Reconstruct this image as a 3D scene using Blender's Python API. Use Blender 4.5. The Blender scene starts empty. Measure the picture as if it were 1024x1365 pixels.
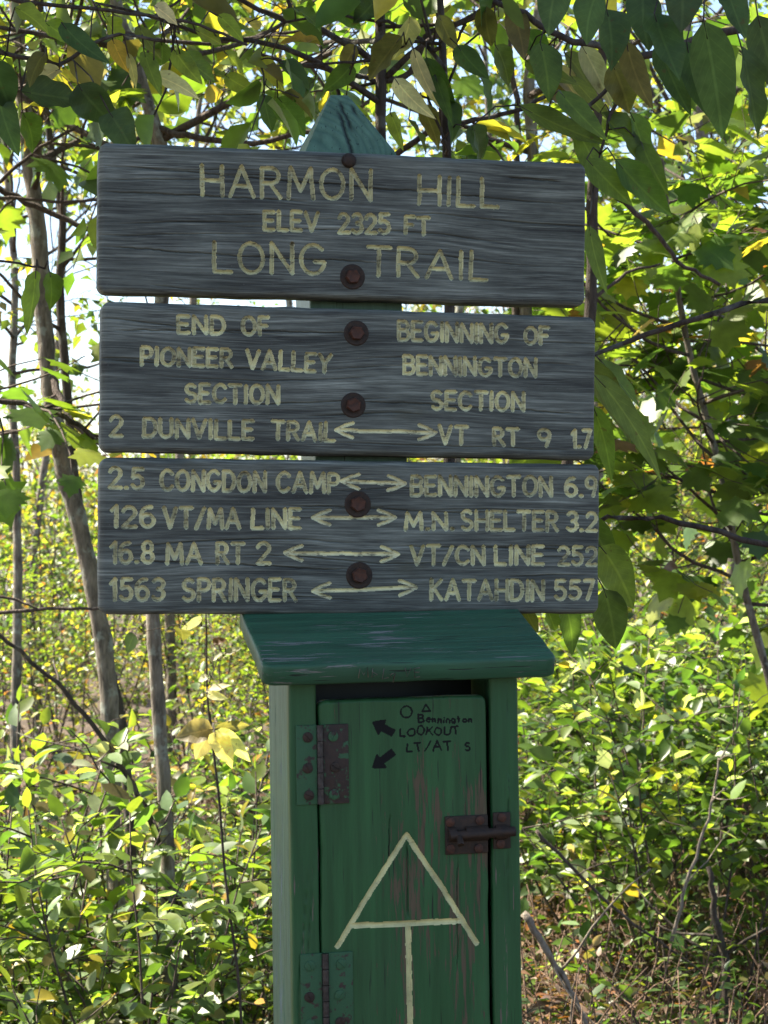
import bpy, math, random
import numpy as np
from mathutils import Vector, Matrix

R = math.radians
scene = bpy.context.scene
COL = scene.collection

# ------------------------------------------------------------------ camera, world, sun, exposure
EYE = np.array((0.0, 0.0, 1.5))
FPX = 2725.0                       # focal length in photo pixels (photo 1024 x 1365)
ROLL = R(0.8)
cam_d = bpy.data.cameras.new('camera')
cam = bpy.data.objects.new('camera', cam_d)
COL.objects.link(cam)
cam.location = EYE
cam.rotation_mode = 'QUATERNION'
cam.rotation_quaternion = (Matrix.Rotation(R(90), 4, 'X') @ Matrix.Rotation(-ROLL, 4, 'Z')).to_quaternion()
cam_d.sensor_fit = 'VERTICAL'
cam_d.sensor_height = 36.0
cam_d.lens = 36.0 * FPX / 1365.0
cam_d.clip_start = 0.05
cam_d.clip_end = 3000
cam_d.dof.use_dof = True
cam_d.dof.focus_distance = 2.5
cam_d.dof.aperture_fstop = 21.0
scene.camera = cam

SUN_EL, SUN_AZ = R(50), R(-70)      # azimuth from +Y towards +X
world = bpy.data.worlds.new('World')
scene.world = world
world.use_nodes = True
nt = world.node_tree
bg = nt.nodes['Background']
sky = nt.nodes.new('ShaderNodeTexSky')
sky.sky_type = 'NISHITA'
sky.sun_disc = False
sky.sun_elevation = SUN_EL
sky.sun_rotation = SUN_AZ
sky.altitude = 700
sky.dust_density = 1.8
sky.ozone_density = 0.4
sky.air_density = 0.9
nt.links.new(sky.outputs[0], bg.inputs[0])
bg.inputs[1].default_value = 0.08
sun_d = bpy.data.lights.new('sun', 'SUN')
sun_d.energy = 5.0
sun_d.angle = R(0.53)
sun_d.color = (1.0, 0.925, 0.76)
sun = bpy.data.objects.new('sun', sun_d)
COL.objects.link(sun)
sd = Vector((math.sin(SUN_AZ) * math.cos(SUN_EL), math.cos(SUN_AZ) * math.cos(SUN_EL), math.sin(SUN_EL)))
sun.rotation_euler = sd.to_track_quat('Z', 'Y').to_euler()
sun.location = (-2, 8, 12)
scene.view_settings.view_transform = 'Standard'
scene.view_settings.look = 'None'
scene.view_settings.exposure = 2.12
scene.view_settings.gamma = 1.0
scene.view_settings.use_curve_mapping = False
scene.cycles.max_bounces = 8
scene.cycles.transmission_bounces = 4
scene.cycles.transparent_max_bounces = 4
scene.cycles.diffuse_bounces = 4

# ------------------------------------------------------------------ helpers
_c, _s = math.cos(ROLL), math.sin(ROLL)


def ray(px, py):
    dx, dy = (px - 512.0) / FPX, -(py - 682.5) / FPX
    return np.array((_c * dx + _s * dy, 1.0, -_s * dx + _c * dy))


def at(px, py, Y):
    return EYE + ray(px, py) * Y


def unit(v):
    v = np.asarray(v, float)
    return v / (np.linalg.norm(v, axis=-1, keepdims=True) + 1e-12)


def tag(o, label=None, cat=None, group=None, kind=None):
    if label: o['label'] = label
    if cat: o['category'] = cat
    if group: o['group'] = group
    if kind: o['kind'] = kind
    return o


def empty(name, loc, rz=0.0, label=None, cat=None, group=None):
    o = bpy.data.objects.new(name, None)
    o.empty_display_size = 0.1
    COL.objects.link(o)
    o.location = loc
    o.rotation_euler = (0, 0, rz)
    return tag(o, label, cat, group)


def link(name, me, mat, parent=None, loc=(0, 0, 0), rot=(0, 0, 0)):
    if mat is not None and not me.materials:
        me.materials.append(mat)
    o = bpy.data.objects.new(name, me)
    COL.objects.link(o)
    if parent: o.parent = parent
    o.location = loc
    o.rotation_euler = rot
    return o


def np_mesh(name, V, F, smooth=True, col=None, uv=None, grain=None):
    """V (n,3); F list of arrays (m,k) of vertex indices."""
    me = bpy.data.meshes.new(name)
    V = np.ascontiguousarray(V, dtype=np.float32)
    F = [np.asarray(f, dtype=np.int32) for f in (F if isinstance(F, list) else [F]) if len(f)]
    me.vertices.add(len(V))
    me.vertices.foreach_set('co', V.ravel())
    loops = np.concatenate([f.ravel() for f in F])
    tot = np.concatenate([np.full(len(f), f.shape[1], np.int32) for f in F])
    start = np.concatenate(([0], np.cumsum(tot)[:-1])).astype(np.int32)
    me.loops.add(len(loops))
    me.loops.foreach_set('vertex_index', loops)
    me.polygons.add(len(tot))
    me.polygons.foreach_set('loop_start', start)
    me.polygons.foreach_set('loop_total', tot)
    me.polygons.foreach_set('use_smooth', np.full(len(tot), smooth, bool))
    me.update(calc_edges=True)
    if col is not None:
        a = me.attributes.new('leafcol', 'FLOAT_COLOR', 'POINT')
        c4 = np.ones((len(V), 4), np.float32); c4[:, :3] = col
        a.data.foreach_set('color', c4.ravel())
    if grain is not None:
        a = me.attributes.new('grain', 'FLOAT', 'POINT')
        a.data.foreach_set('value', np.asarray(grain, np.float32))
    if uv is not None:
        l = me.uv_layers.new(name='UVMap')
        l.data.foreach_set('uv', np.asarray(uv, np.float32)[loops].ravel())
    me.validate()
    return me


class MB:
    """collects tubes / boxes / lathes into one mesh"""
    def __init__(s):
        s.V, s.Q, s.T, s.n = [], [], [], 0

    def add(s, V, Q=(), T=()):
        V = np.asarray(V, float)
        s.V.append(V)
        if len(Q): s.Q.append(np.asarray(Q) + s.n)
        if len(T): s.T.append(np.asarray(T) + s.n)
        s.n += len(V)

    def tube(s, P, r, sides=6):
        P = np.asarray(P, float); n = len(P)
        r = np.broadcast_to(np.asarray(r, float), (n,))
        T = unit(np.gradient(P, axis=0))
        ref = np.array((0, 0, 1.0)) if abs(T[0][2]) < 0.9 else np.array((1.0, 0, 0))
        A = unit(np.cross(T, ref)); B = np.cross(T, A)
        th = np.arange(sides) * 2 * math.pi / sides
        V = P[:, None, :] + r[:, None, None] * (np.cos(th)[None, :, None] * A[:, None, :] + np.sin(th)[None, :, None] * B[:, None, :])
        V = V.reshape(-1, 3)
        i = np.arange(n - 1)[:, None] * sides; k = np.arange(sides)[None, :]; k2 = (k + 1) % sides
        Q = np.stack([i + k, i + k2, i + sides + k2, i + sides + k], -1).reshape(-1, 4)
        V = np.vstack([V, P[:1], P[-1:]])
        c0, c1 = n * sides, n * sides + 1
        kk = np.arange(sides); k3 = (kk + 1) % sides; e = (n - 1) * sides
        T3 = np.vstack([np.stack([k3, kk, np.full(sides, c0)], -1), np.stack([e + kk, e + k3, np.full(sides, c1)], -1)])
        s.add(V, Q, T3)

    def box(s, x0, x1, y0, y1, z0, z1, bev=0.0):
        b = bev
        V, Q = [], []
        # bevelled box from three shells
        if b <= 0:
            V = [(x, y, z) for x in (x0, x1) for y in (y0, y1) for z in (z0, z1)]
            Q = [(0, 1, 3, 2), (4, 6, 7, 5), (0, 4, 5, 1), (2, 3, 7, 6), (0, 2, 6, 4), (1, 5, 7, 3)]
            s.add(V, Q); return
        import bmesh
        bm = bmesh.new()
        bmesh.ops.create_cube(bm, size=1.0)
        for v in bm.verts:
            v.co.x = x0 if v.co.x < 0 else x1
            v.co.y = y0 if v.co.y < 0 else y1
            v.co.z = z0 if v.co.z < 0 else z1
        bmesh.ops.bevel(bm, geom=bm.edges[:], offset=b, segments=3, affect='EDGES', profile=0.5)
        bm.verts.index_update()
        V = [tuple(v.co) for v in bm.verts]
        q = [tuple(v.index for v in f.verts) for f in bm.faces]
        s.add(V, [f for f in q if len(f) == 4], [f for f in q if len(f) == 3])
        bm.free()

    def lathe_y(s, prof, c, sides=20, hexn=0, rot=0.0):
        """profile (radius, y) around the local y axis at centre c; closed with end caps"""
        n = len(prof); V = []
        for (r, y) in prof:
            for k in range(sides):
                a = 2 * math.pi * k / sides + rot
                V.append((c[0] + r * math.cos(a), c[1] + y, c[2] + r * math.sin(a)))
        V.append((c[0], c[1] + prof[0][1], c[2])); V.append((c[0], c[1] + prof[-1][1], c[2]))
        Q, T = [], []
        for i in range(n - 1):
            for k in range(sides):
                k2 = (k + 1) % sides
                Q.append((i * sides + k, (i + 1) * sides + k, (i + 1) * sides + k2, i * sides + k2))
        for k in range(sides):
            k2 = (k + 1) % sides
            T.append((k, k2, n * sides)); T.append(((n - 1) * sides + k2, (n - 1) * sides + k, n * sides + 1))
        s.add(V, Q, T)

    def mesh(s, name, smooth=True):
        F = []
        if s.Q: F.append(np.vstack(s.Q))
        if s.T: F.append(np.vstack(s.T))
        return np_mesh(name, np.vstack(s.V), F, smooth)


def auto_smooth(me, ang=40):
    me.polygons.foreach_set('use_smooth', np.ones(len(me.polygons), bool))
    me.set_sharp_from_angle(angle=R(ang))
    return me


# ------------------------------------------------------------------ materials
def nmat(name):
    m = bpy.data.materials.new(name)
    m.use_nodes = True
    t = m.node_tree
    b = t.nodes['Principled BSDF']
    return m, t, b


class NT:
    def __init__(s, t): s.t = t
    def n(s, typ, **kw):
        x = s.t.nodes.new(typ)
        for k, v in kw.items(): setattr(x, k, v)
        return x
    def L(s, a, b): s.t.links.new(a, b)
    def noise(s, vec, scale, detail=4, rough=0.55, dist=0.0):
        x = s.n('ShaderNodeTexNoise')
        x.inputs['Scale'].default_value = scale; x.inputs['Detail'].default_value = detail
        x.inputs['Roughness'].default_value = rough; x.inputs['Distortion'].default_value = dist
        if vec is not None: s.L(vec, x.inputs['Vector'])
        return x.outputs[0]
    def mapping(s, vec, scale=(1, 1, 1), loc=(0, 0, 0)):
        x = s.n('ShaderNodeMapping'); x.inputs['Scale'].default_value = scale; x.inputs['Location'].default_value = loc
        s.L(vec, x.inputs['Vector']); return x.outputs[0]
    def ramp(s, fac, stops):
        x = s.n('ShaderNodeValToRGB'); e = x.color_ramp.elements
        while len(e) > 1: e.remove(e[-1])
        for i, (p, c) in enumerate(stops):
            q = e[0] if i == 0 else e.new(p)
            q.position = p
            q.color = (c, c, c, 1) if isinstance(c, (int, float)) else (*c, 1)
        s.L(fac, x.inputs[0]); return x.outputs[0]
    def math(s, op, a, b=None, clamp=False):
        x = s.n('ShaderNodeMath', operation=op, use_clamp=clamp)
        for i, v in enumerate((a, b)):
            if v is None: continue
            if isinstance(v, (int, float)): x.inputs[i].default_value = v
            else: s.L(v, x.inputs[i])
        return x.outputs[0]
    def mix(s, fac, a, b, blend='MIX'):
        x = s.n('ShaderNodeMix', data_type='RGBA', blend_type=blend)
        for i, v in ((0, fac), (6, a), (7, b)):
            if isinstance(v, (int, float)): x.inputs[i].default_value = v
            elif isinstance(v, tuple): x.inputs[i].default_value = (*v, 1)
            else: s.L(v, x.inputs[i])
        return x.outputs[2]
    def bump(s, h, strength, dist=0.002):
        x = s.n('ShaderNodeBump'); x.inputs['Strength'].default_value = strength; x.inputs['Distance'].default_value = dist
        s.L(h, x.inputs['Height']); return x.outputs[0]


def leaf_material(name, veins=False, rough=0.42, spec=0.5, trans=0.45):
    m, t, b = nmat(name); N = NT(t)
    a = N.n('ShaderNodeAttribute', attribute_name='leafcol')
    col = a.outputs['Color']
    geo = N.n('ShaderNodeNewGeometry')
    nz = N.noise(geo.outputs['Position'], 40 if veins else 25, 3, 0.6)
    col = N.mix(1.0, col, N.ramp(nz, [(0.3, 0.72), (0.7, 1.22)]), 'MULTIPLY')
    if veins:
        uv = N.n('ShaderNodeUVMap'); sep = N.n('ShaderNodeSeparateXYZ'); N.L(uv.outputs[0], sep.inputs[0])
        ay = N.math('ABSOLUTE', sep.outputs[1])
        mid = N.ramp(ay, [(0.0, 1.0), (0.02, 0.9), (0.045, 0.0)])
        q = N.math('SUBTRACT', sep.outputs[0], N.math('MULTIPLY', ay, 0.55))
        fr = N.math('FRACT', N.math('MULTIPLY', q, 9.0))
        sv = N.ramp(fr, [(0.0, 0.7), (0.06, 0.35), (0.14, 0.0)])
        vein = N.math('MAXIMUM', mid, sv)
        col = N.mix(N.math('MULTIPLY', vein, 0.42), col, N.mix(1.0, col, (2.1, 1.9, 1.9), 'MULTIPLY'))
        # small brown blemishes of autumn leaves
        bl = N.ramp(N.noise(geo.outputs['Position'], 95, 2, 0.5), [(0.68, 0.0), (0.74, 1.0)])
        col = N.mix(N.math('MULTIPLY', bl, 0.55), col, (0.07, 0.045, 0.02))
        N.L(N.bump(vein, 0.25, 0.001), b.inputs['Normal'])
    under = N.mix(0.35, col, (0.16, 0.19, 0.11))
    base = N.mix(geo.outputs['Backfacing'], col, under)
    N.L(base, b.inputs['Base Color'])
    b.inputs['Roughness'].default_value = rough
    b.inputs['Specular IOR Level'].default_value = spec
    tr = N.n('ShaderNodeBsdfTranslucent')
    N.L(N.mix(1.0, col, (2.2, 2.15, 0.85), 'MULTIPLY'), tr.inputs[0])
    mx = N.n('ShaderNodeMixShader'); mx.inputs[0].default_value = trans
    N.L(b.outputs[0], mx.inputs[1]); N.L(tr.outputs[0], mx.inputs[2])
    N.L(mx.outputs[0], t.nodes['Material Output'].inputs[0])
    return m


def bark_material(name, dark, light, scale=1.0, lichen=0.0):
    m, t, b = nmat(name); N = NT(t)
    tc = N.n('ShaderNodeTexCoord'); p = tc.outputs['Object']
    n1 = N.noise(N.mapping(p, (60 * scale, 60 * scale, 14 * scale)), 1.0, 6, 0.65, 0.4)
    n2 = N.noise(p, 7 * scale, 3, 0.6)
    f = N.math('ADD', N.math('MULTIPLY', n1, 0.7), N.math('MULTIPLY', n2, 0.3))
    c = N.ramp(f, [(0.36, dark), (0.62, light)])
    if lichen:
        c = N.mix(N.math('MULTIPLY', N.ramp(N.noise(p, 22, 4, 0.6), [(0.55, 0.0), (0.63, 1.0)]), lichen), c, (0.33, 0.36, 0.31))
    N.L(c, b.inputs['Base Color'])
    b.inputs['Roughness'].default_value = 0.85
    b.inputs['Specular IOR Level'].default_value = 0.25
    N.L(N.bump(f, 1.0, 0.012), b.inputs['Normal'])
    return m


def wood_material():
    """weathered silver-grey board; 'grain' attribute runs with the modelled relief"""
    m, t, b = nmat('weathered_grey_wood'); N = NT(t)
    g = N.n('ShaderNodeAttribute', attribute_name='grain').outputs['Fac']
    tc = N.n('ShaderNodeTexCoord'); p = tc.outputs['Object']
    oi = N.n('ShaderNodeObjectInfo')
    fine = N.noise(N.mapping(p, (9, 1, 400)), 1.0, 7, 0.80, 0.0)
    hair = N.noise(N.mapping(p, (30, 1, 900), (5.1, 0, 2.7)), 1.0, 3, 0.7)
    band = N.noise(N.mapping(p, (1.6, 1, 30)), 1.0, 4, 0.6, 0.5)
    blot = N.noise(N.mapping(p, (4.2, 1, 11), (3.1, 0, 1.7)), 1.0, 5, 0.65)
    f = N.math('ADD', N.math('MULTIPLY', g, 0.16), N.math('ADD', N.math('MULTIPLY', fine, 0.52), N.math('ADD', N.math('MULTIPLY', band, 0.34), N.math('MULTIPLY', hair, 0.16))))
    c = N.ramp(f, [(0.42, (0.0225, 0.0255, 0.0215)), (0.53, (0.057, 0.0635, 0.054)), (0.63, (0.110, 0.122, 0.104)), (0.78, (0.25, 0.272, 0.235))])
    c = N.mix(1.0, c, N.ramp(blot, [(0.28, 0.48), (0.72, 1.6)]), 'MULTIPLY')
    def ridges(sx, sz, loc, w):
        n = N.noise(N.mapping(p, (sx, 1, sz), loc), 1.0, 3, 0.6, 0.2)
        return N.ramp(N.math('ABSOLUTE', N.math('SUBTRACT', n, 0.5)), [(0.0, 1.0), (w, 0.0)])
    gate = N.ramp(N.noise(N.mapping(p, (9, 1, 40), (9.4, 0, 3.2)), 1.0, 3, 0.6), [(0.42, 0.0), (0.58, 1.0)])
    line = N.math('MULTIPLY', N.math('MAXIMUM', ridges(2.2, 90, (1.4, 0, 6.2), 0.028), ridges(3.5, 230, (2.9, 0, 8.8), 0.05)), gate)
    c = N.mix(N.math('MULTIPLY', line, 0.72), c, (0.015, 0.015, 0.014))
    spk = N.ramp(N.noise(p, 420, 2, 0.5), [(0.68, 0.0), (0.76, 1.0)])
    c = N.mix(N.math('MULTIPLY', spk, 0.28), c, (0.26, 0.25, 0.23))
    kn = N.n('ShaderNodeTexVoronoi'); kn.inputs['Scale'].default_value = 1.0; N.L(N.mapping(p, (4.5, 1, 9), (2.3, 0, 5.5)), kn.inputs['Vector'])
    c = N.mix(N.math('MULTIPLY', N.ramp(kn.outputs['Distance'], [(0.05, 1.0), (0.12, 0.0)]), 0.55), c, (0.035, 0.026, 0.020))
    # green-brown algae stain patches
    al = N.ramp(N.noise(N.mapping(p, (9, 1, 14), (7.7, 0, 2.2)), 1.0, 4, 0.6), [(0.62, 0.0), (0.75, 1.0)])
    c = N.mix(N.math('MULTIPLY', al, 0.45), c, (0.062, 0.062, 0.030))
    N.L(c, b.inputs['Base Color'])
    b.inputs['Roughness'].default_value = 0.72
    b.inputs['Specular IOR Level'].default_value = 0.4
    N.L(N.bump(N.math('SUBTRACT', N.math('ADD', fine, N.math('MULTIPLY', g, 0.2)), N.math('MULTIPLY', line, 0.5)), 0.34, 0.0012), b.inputs['Normal'])
    return m


def letter_material(name, col, wear=0.5):
    m, t, b = nmat(name); N = NT(t)
    tc = N.n('ShaderNodeTexCoord'); p = tc.outputs['Object']
    w = N.noise(N.mapping(p, (120, 1, 420)), 1.0, 4, 0.65, 0.5)
    w2 = N.noise(p, 60, 3, 0.6)
    mk = N.ramp(N.math('ADD', N.math('MULTIPLY', w, 0.6), N.math('MULTIPLY', w2, 0.4)), [(wear, 1.0), (wear + 0.09, 0.0)])
    c = N.mix(N.math('MULTIPLY', mk, 0.85), col, (0.11, 0.10, 0.075))
    c = N.mix(1.0, c, N.ramp(N.noise(p, 30, 4, 0.6), [(0.3, 0.62), (0.7, 1.15)]), 'MULTIPLY')
    N.L(c, b.inputs['Base Color'])
    b.inputs['Roughness'].default_value = 0.65
    N.L(N.bump(w, 0.35, 0.0012), b.inputs['Normal'])
    return m


def green_material(name, col, axis='Z', wear=0.60, dirt=0.4, bare=(0.085, 0.062, 0.05), wearpos=None, gloss=0.42):
    """old green paint, flaking along the grain"""
    m, t, b = nmat(name); N = NT(t)
    tc = N.n('ShaderNodeTexCoord'); p = tc.outputs['Object']
    sc = {'Z': (1.0, 1.0, 0.06), 'X': (0.06, 1.0, 1.0)}[axis]
    st = N.mapping(p, sc)
    streak = N.noise(st, 210, 8, 0.70, 0.5)
    patch = N.noise(N.mapping(p, {'Z': (1, 1, 0.32), 'X': (0.32, 1, 1)}[axis], (1.3, 4.4, 2.9)), 17, 4, 0.6, 0.3)
    f = N.math('ADD', N.math('MULTIPLY', streak, 0.55), N.math('MULTIPLY', patch, 0.45))
    if wearpos is not None:      # more wear round one spot of the board
        d = N.n('ShaderNodeVectorMath', operation='DISTANCE'); d.inputs[1].default_value = wearpos[0]
        N.L(N.mapping(p, wearpos[2]), d.inputs[0])
        f = N.math('ADD', f, N.ramp(d.outputs['Value'], [(0.0, wearpos[1]), (1.0, 0.0)]))
    fl = N.ramp(f, [(wear, 0.0), (wear + 0.016, 1.0)])
    shade = N.noise(N.mapping(p, sc), 60, 4, 0.6)
    c = N.mix(1.0, col, N.ramp(shade, [(0.25, 0.62), (0.75, 1.3)]), 'MULTIPLY')
    c = N.mix(N.math('MULTIPLY', N.ramp(N.noise(p, 9, 4, 0.6), [(0.45, 0.0), (0.75, 1.0)]), dirt), c, tuple(0.55 * x + 0.02 for x in col))
    bw = N.mix(N.noise(st, 240, 3, 0.6), bare, tuple(2.0 * x for x in bare))
    c = N.mix(fl, c, bw)
    g = N.n('ShaderNodeAttribute', attribute_name='grain').outputs['Fac']
    crack = N.ramp(N.noise(N.mapping(p, {'Z': (1, 1, 0.03), 'X': (0.03, 1, 1)}[axis]), 330, 2, 0.5), [(0.30, 1.0), (0.345, 0.0)])
    c = N.mix(N.math('MULTIPLY', crack, 0.85), c, (0.012, 0.016, 0.014))
    N.L(c, b.inputs['Base Color'])
    N.L(N.ramp(fl, [(0.0, gloss), (1.0, 0.85)]), b.inputs['Roughness'])
    b.inputs['Specular IOR Level'].default_value = 0.22
    h = N.math('SUBTRACT', N.math('MULTIPLY', streak, 0.5), N.math('ADD', N.math('MULTIPLY', fl, 0.6), N.math('MULTIPLY', crack, 0.5)))
    N.L(N.bump(h, 0.5, 0.0012), b.inputs['Normal'])
    return m


def rust_material(name, a, b_, green=0.0):
    m, t, b = nmat(name); N = NT(t)
    tc = N.n('ShaderNodeTexCoord'); p = tc.outputs['Object']
    n = N.noise(p, 130, 6, 0.68, 0.4)
    c = N.ramp(n, [(0.33, a), (0.66, b_)])
    if green:
        k = N.ramp(N.noise(p, 85, 5, 0.65), [(0.56 - 0.2 * green, 0.0), (0.60 - 0.2 * green, 1.0)])
        c = N.mix(k, c, (0.026, 0.088, 0.036))
    N.L(c, b.inputs['Base Color'])
    b.inputs['Roughness'].default_value = 0.7
    b.inputs['Metallic'].default_value = 0.15
    N.L(N.bump(n, 0.6, 0.0015), b.inputs['Normal'])
    return m


M_LEAF_NEAR = leaf_material('near_leaf', True, 0.5, 0.35, 0.5)
M_LEAF = leaf_material('leaf', False, 0.40, 0.55, 0.52)
M_LEAF_DRY = leaf_material('dry_leaf', False, 0.7, 0.25, 0.3)
M_BARK = bark_material('grey_brown_bark', (0.055, 0.045, 0.036), (0.26, 0.22, 0.175), 1.2, 0.55)
M_BARK_DARK = bark_material('dark_bark', (0.025, 0.019, 0.015), (0.085, 0.066, 0.052), 1.3, 0.2)
M_TWIG = bark_material('twig_bark', (0.04, 0.028, 0.022), (0.13, 0.10, 0.085), 2.0)
M_DEAD = bark_material('bleached_dead_wood', (0.10, 0.078, 0.06), (0.30, 0.25, 0.20), 1.5)
M_WOOD = wood_material()
M_LETTER = letter_material('cream_letter_paint', (0.66, 0.64, 0.39), 0.388)
M_LETTER_FADED = letter_material('faded_letter_paint', (0.60, 0.58, 0.34), 0.39)
M_TRAILMARK = letter_material('pale_yellow_mark_paint', (0.56, 0.54, 0.27), 0.33)
M_GREEN_DOOR = green_material('green_door_paint', (0.024, 0.086, 0.030), 'Z', 0.60, 0.35, bare=(0.062, 0.048, 0.030), wearpos=((0.062 * 8, 0.0, 0.09 * 3.2), 0.122, (8.0, 1.0, 3.2)))
M_GREEN_BOX = green_material('green_box_paint', (0.024, 0.087, 0.031), 'Z', 0.605, 0.4, bare=(0.085, 0.07, 0.055))
M_GREEN_SKYLIT = green_material('skylit_green_side_paint', (0.058, 0.135, 0.092), 'Z', 0.57, 0.3, bare=(0.10, 0.12, 0.13))  # box green made lighter and bluer: skylight painted into the left side
M_GREEN_LID = green_material('green_lid_paint', (0.032, 0.098, 0.054), 'X', 0.568, 0.5, bare=(0.10, 0.105, 0.095), gloss=0.5)
M_GREEN_POST = green_material('teal_post_paint', (0.085, 0.158, 0.105), 'Z', 0.66, 0.3)
M_INK = nmat('black_marker_ink')[0]
M_INK.node_tree.nodes['Principled BSDF'].inputs['Base Color'].default_value = (0.008, 0.009, 0.009, 1)
M_INK.node_tree.nodes['Principled BSDF'].inputs['Roughness'].default_value = 0.6
M_INK.node_tree.nodes['Principled BSDF'].inputs['Specular IOR Level'].default_value = 0.1
M_SCRATCH = letter_material('bare_wood_scratch', (0.13, 0.10, 0.075), 0.5)
M_RUST = rust_material('rusted_iron', (0.012, 0.0075, 0.0045), (0.036, 0.0175, 0.008))
M_RUST_RED = rust_material('red_rust', (0.024, 0.009, 0.005), (0.080, 0.026, 0.010))
M_RUST_GREEN = rust_material('rusted_iron_with_paint', (0.020, 0.013, 0.010), (0.040, 0.022, 0.014), 0.02)
M_GREEN_METAL = rust_material('painted_hinge', (0.020, 0.014, 0.011), (0.05, 0.028, 0.02), 0.75)
M_IRON = rust_material('worn_dark_iron', (0.022, 0.021, 0.022), (0.060, 0.052, 0.050))
M_IRON.node_tree.nodes['Principled BSDF'].inputs['Roughness'].default_value = 0.38
M_IRON.node_tree.nodes['Principled BSDF'].inputs['Metallic'].default_value = 0.6
M_DARK = nmat('dark_inside')[0]
M_DARK.node_tree.nodes['Principled BSDF'].inputs['Base Color'].default_value = (0.012, 0.015, 0.012, 1)

# ------------------------------------------------------------------ stroke font (cap height 1)
def arc(cx, cy, rx, ry, a0, a1, n=10):
    return [(cx + rx * math.cos(R(a0 + (a1 - a0) * i / n)), cy + ry * math.sin(R(a0 + (a1 - a0) * i / n))) for i in range(n + 1)]

G = {
 'A': (0.80, [[(0, 0), (.40, 1), (.80, 0)], [(.15, .34), (.65, .34)]]),
 'B': (0.62, [[(0, 0), (0, 1)], [(0, 1), (.34, 1)] + arc(.34, .76, .25, .24, 90, -90, 8) + [(0, .52)], [(.3, .52)] + arc(.36, .26, .27, .26, 90, -90, 8) + [(0, 0)]]),
 'C': (0.72, [arc(.40, .5, .40, .5, 42, 318, 14)]),
 'D': (0.68, [[(0, 0), (0, 1), (.28, 1)] + arc(.28, .5, .40, .5, 90, -90, 10) + [(0, 0)]]),
 'E': (0.56, [[(.56, 1), (0, 1), (0, 0), (.56, 0)], [(0, .52), (.46, .52)]]),
 'F': (0.54, [[(.54, 1), (0, 1), (0, 0)], [(0, .50), (.44, .50)]]),
 'G': (0.76, [arc(.40, .5, .40, .5, 45, 335, 14) + [(.77, .42), (.46, .42)]]),
 'H': (0.68, [[(0, 0), (0, 1)], [(.68, 0), (.68, 1)], [(0, .5), (.68, .5)]]),
 'I': (0.06, [[(.03, 0), (.03, 1)]]),
 'K': (0.64, [[(0, 0), (0, 1)], [(.60, 1), (0, .42)], [(.16, .56), (.64, 0)]]),
 'L': (0.54, [[(0, 1), (0, 0), (.54, 0)]]),
 'M': (0.86, [[(0, 0), (.08, 1), (.43, .25), (.78, 1), (.86, 0)]]),
 'N': (0.68, [[(0, 0), (0, 1), (.68, 0), (.68, 1)]]),
 'O': (0.78, [arc(.39, .5, .39, .5, 90, 450, 18)]),
 'P': (0.60, [[(0, 0), (0, 1), (.32, 1)] + arc(.32, .73, .27, .27, 90, -90, 8) + [(0, .46)]]),
 'R': (0.64, [[(0, 0), (0, 1), (.32, 1)] + arc(.32, .74, .26, .26, 90, -90, 8) + [(0, .48)], [(.28, .48), (.64, 0)]]),
 'S': (0.62, [arc(.32, .75, .28, .25, 35, 270, 10) + arc(.32, .25, .30, .25, 90, -150, 10)]),
 'T': (0.70, [[(0, 1), (.70, 1)], [(.35, 1), (.35, 0)]]),
 'U': (0.68, [[(0, 1), (0, .34)] + arc(.34, .34, .34, .34, 180, 360, 10) + [(.68, 1)]]),
 'V': (0.74, [[(0, 1), (.37, 0), (.74, 1)]]),
 'Y': (0.70, [[(0, 1), (.35, .48), (.70, 1)], [(.35, .48), (.35, 0)]]),
 '/': (0.50, [[(0, -.02), (.50, 1)]]),
 '.': (0.08, [[(.0, .02), (.08, .02)]]),
 ' ': (0.35, []),
 '1': (0.24, [[(0, .78), (.22, 1), (.22, 0)]]),
 '2': (0.60, [arc(.30, .72, .29, .28, 165, -35, 9) + [(.02, 0), (.62, 0)]]),
 '3': (0.56, [arc(.26, .75, .28, .25, 150, -90, 9) + arc(.26, .26, .31, .26, 90, -150, 9)]),
 '5': (0.58, [[(.54, 1), (.08, 1), (.04, .56)] + arc(.27, .32, .30, .32, 120, -150, 10)]),
 '6': (0.60, [[(.50, .97)] + arc(.44, .52, .44, .46, 110, 180, 5) + arc(.31, .30, .30, .30, 180, 530, 14)]),
 '7': (0.54, [[(0, 1), (.54, 1), (.16, 0)]]),
 '8': (0.58, [arc(.29, .75, .24, .25, -90, 270, 12), arc(.29, .26, .29, .26, 90, 450, 12)]),
 '9': (0.60, [arc(.30, .70, .29, .30, 0, 360, 14) + [(.58, .5), (.42, 0)]]),
 'e': (0.40, [[(.04, .28), (.40, .28)] + arc(.21, .25, .20, .25, 0, 300, 9)]),
 'n': (0.34, [[(0, 0), (0, .5)], [(0, .32)] + arc(.17, .32, .17, .17, 180, 0, 6) + [(.34, 0)]]),
 'i': (0.05, [[(.03, 0), (.03, .46)], [(.03, .66), (.03, .70)]]),
 'g': (0.36, [arc(.18, .25, .18, .25, 0, 360, 10), [(.36, .5), (.36, .0)] + arc(.18, .0, .18, .16, 0, -150, 6)]),
 't': (0.30, [[(.14, .85), (.14, 0)], [(0, .52), (.30, .52)]]),
 'o': (0.40, [arc(.20, .25, .20, .25, 90, 450, 10)]),
}


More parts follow.
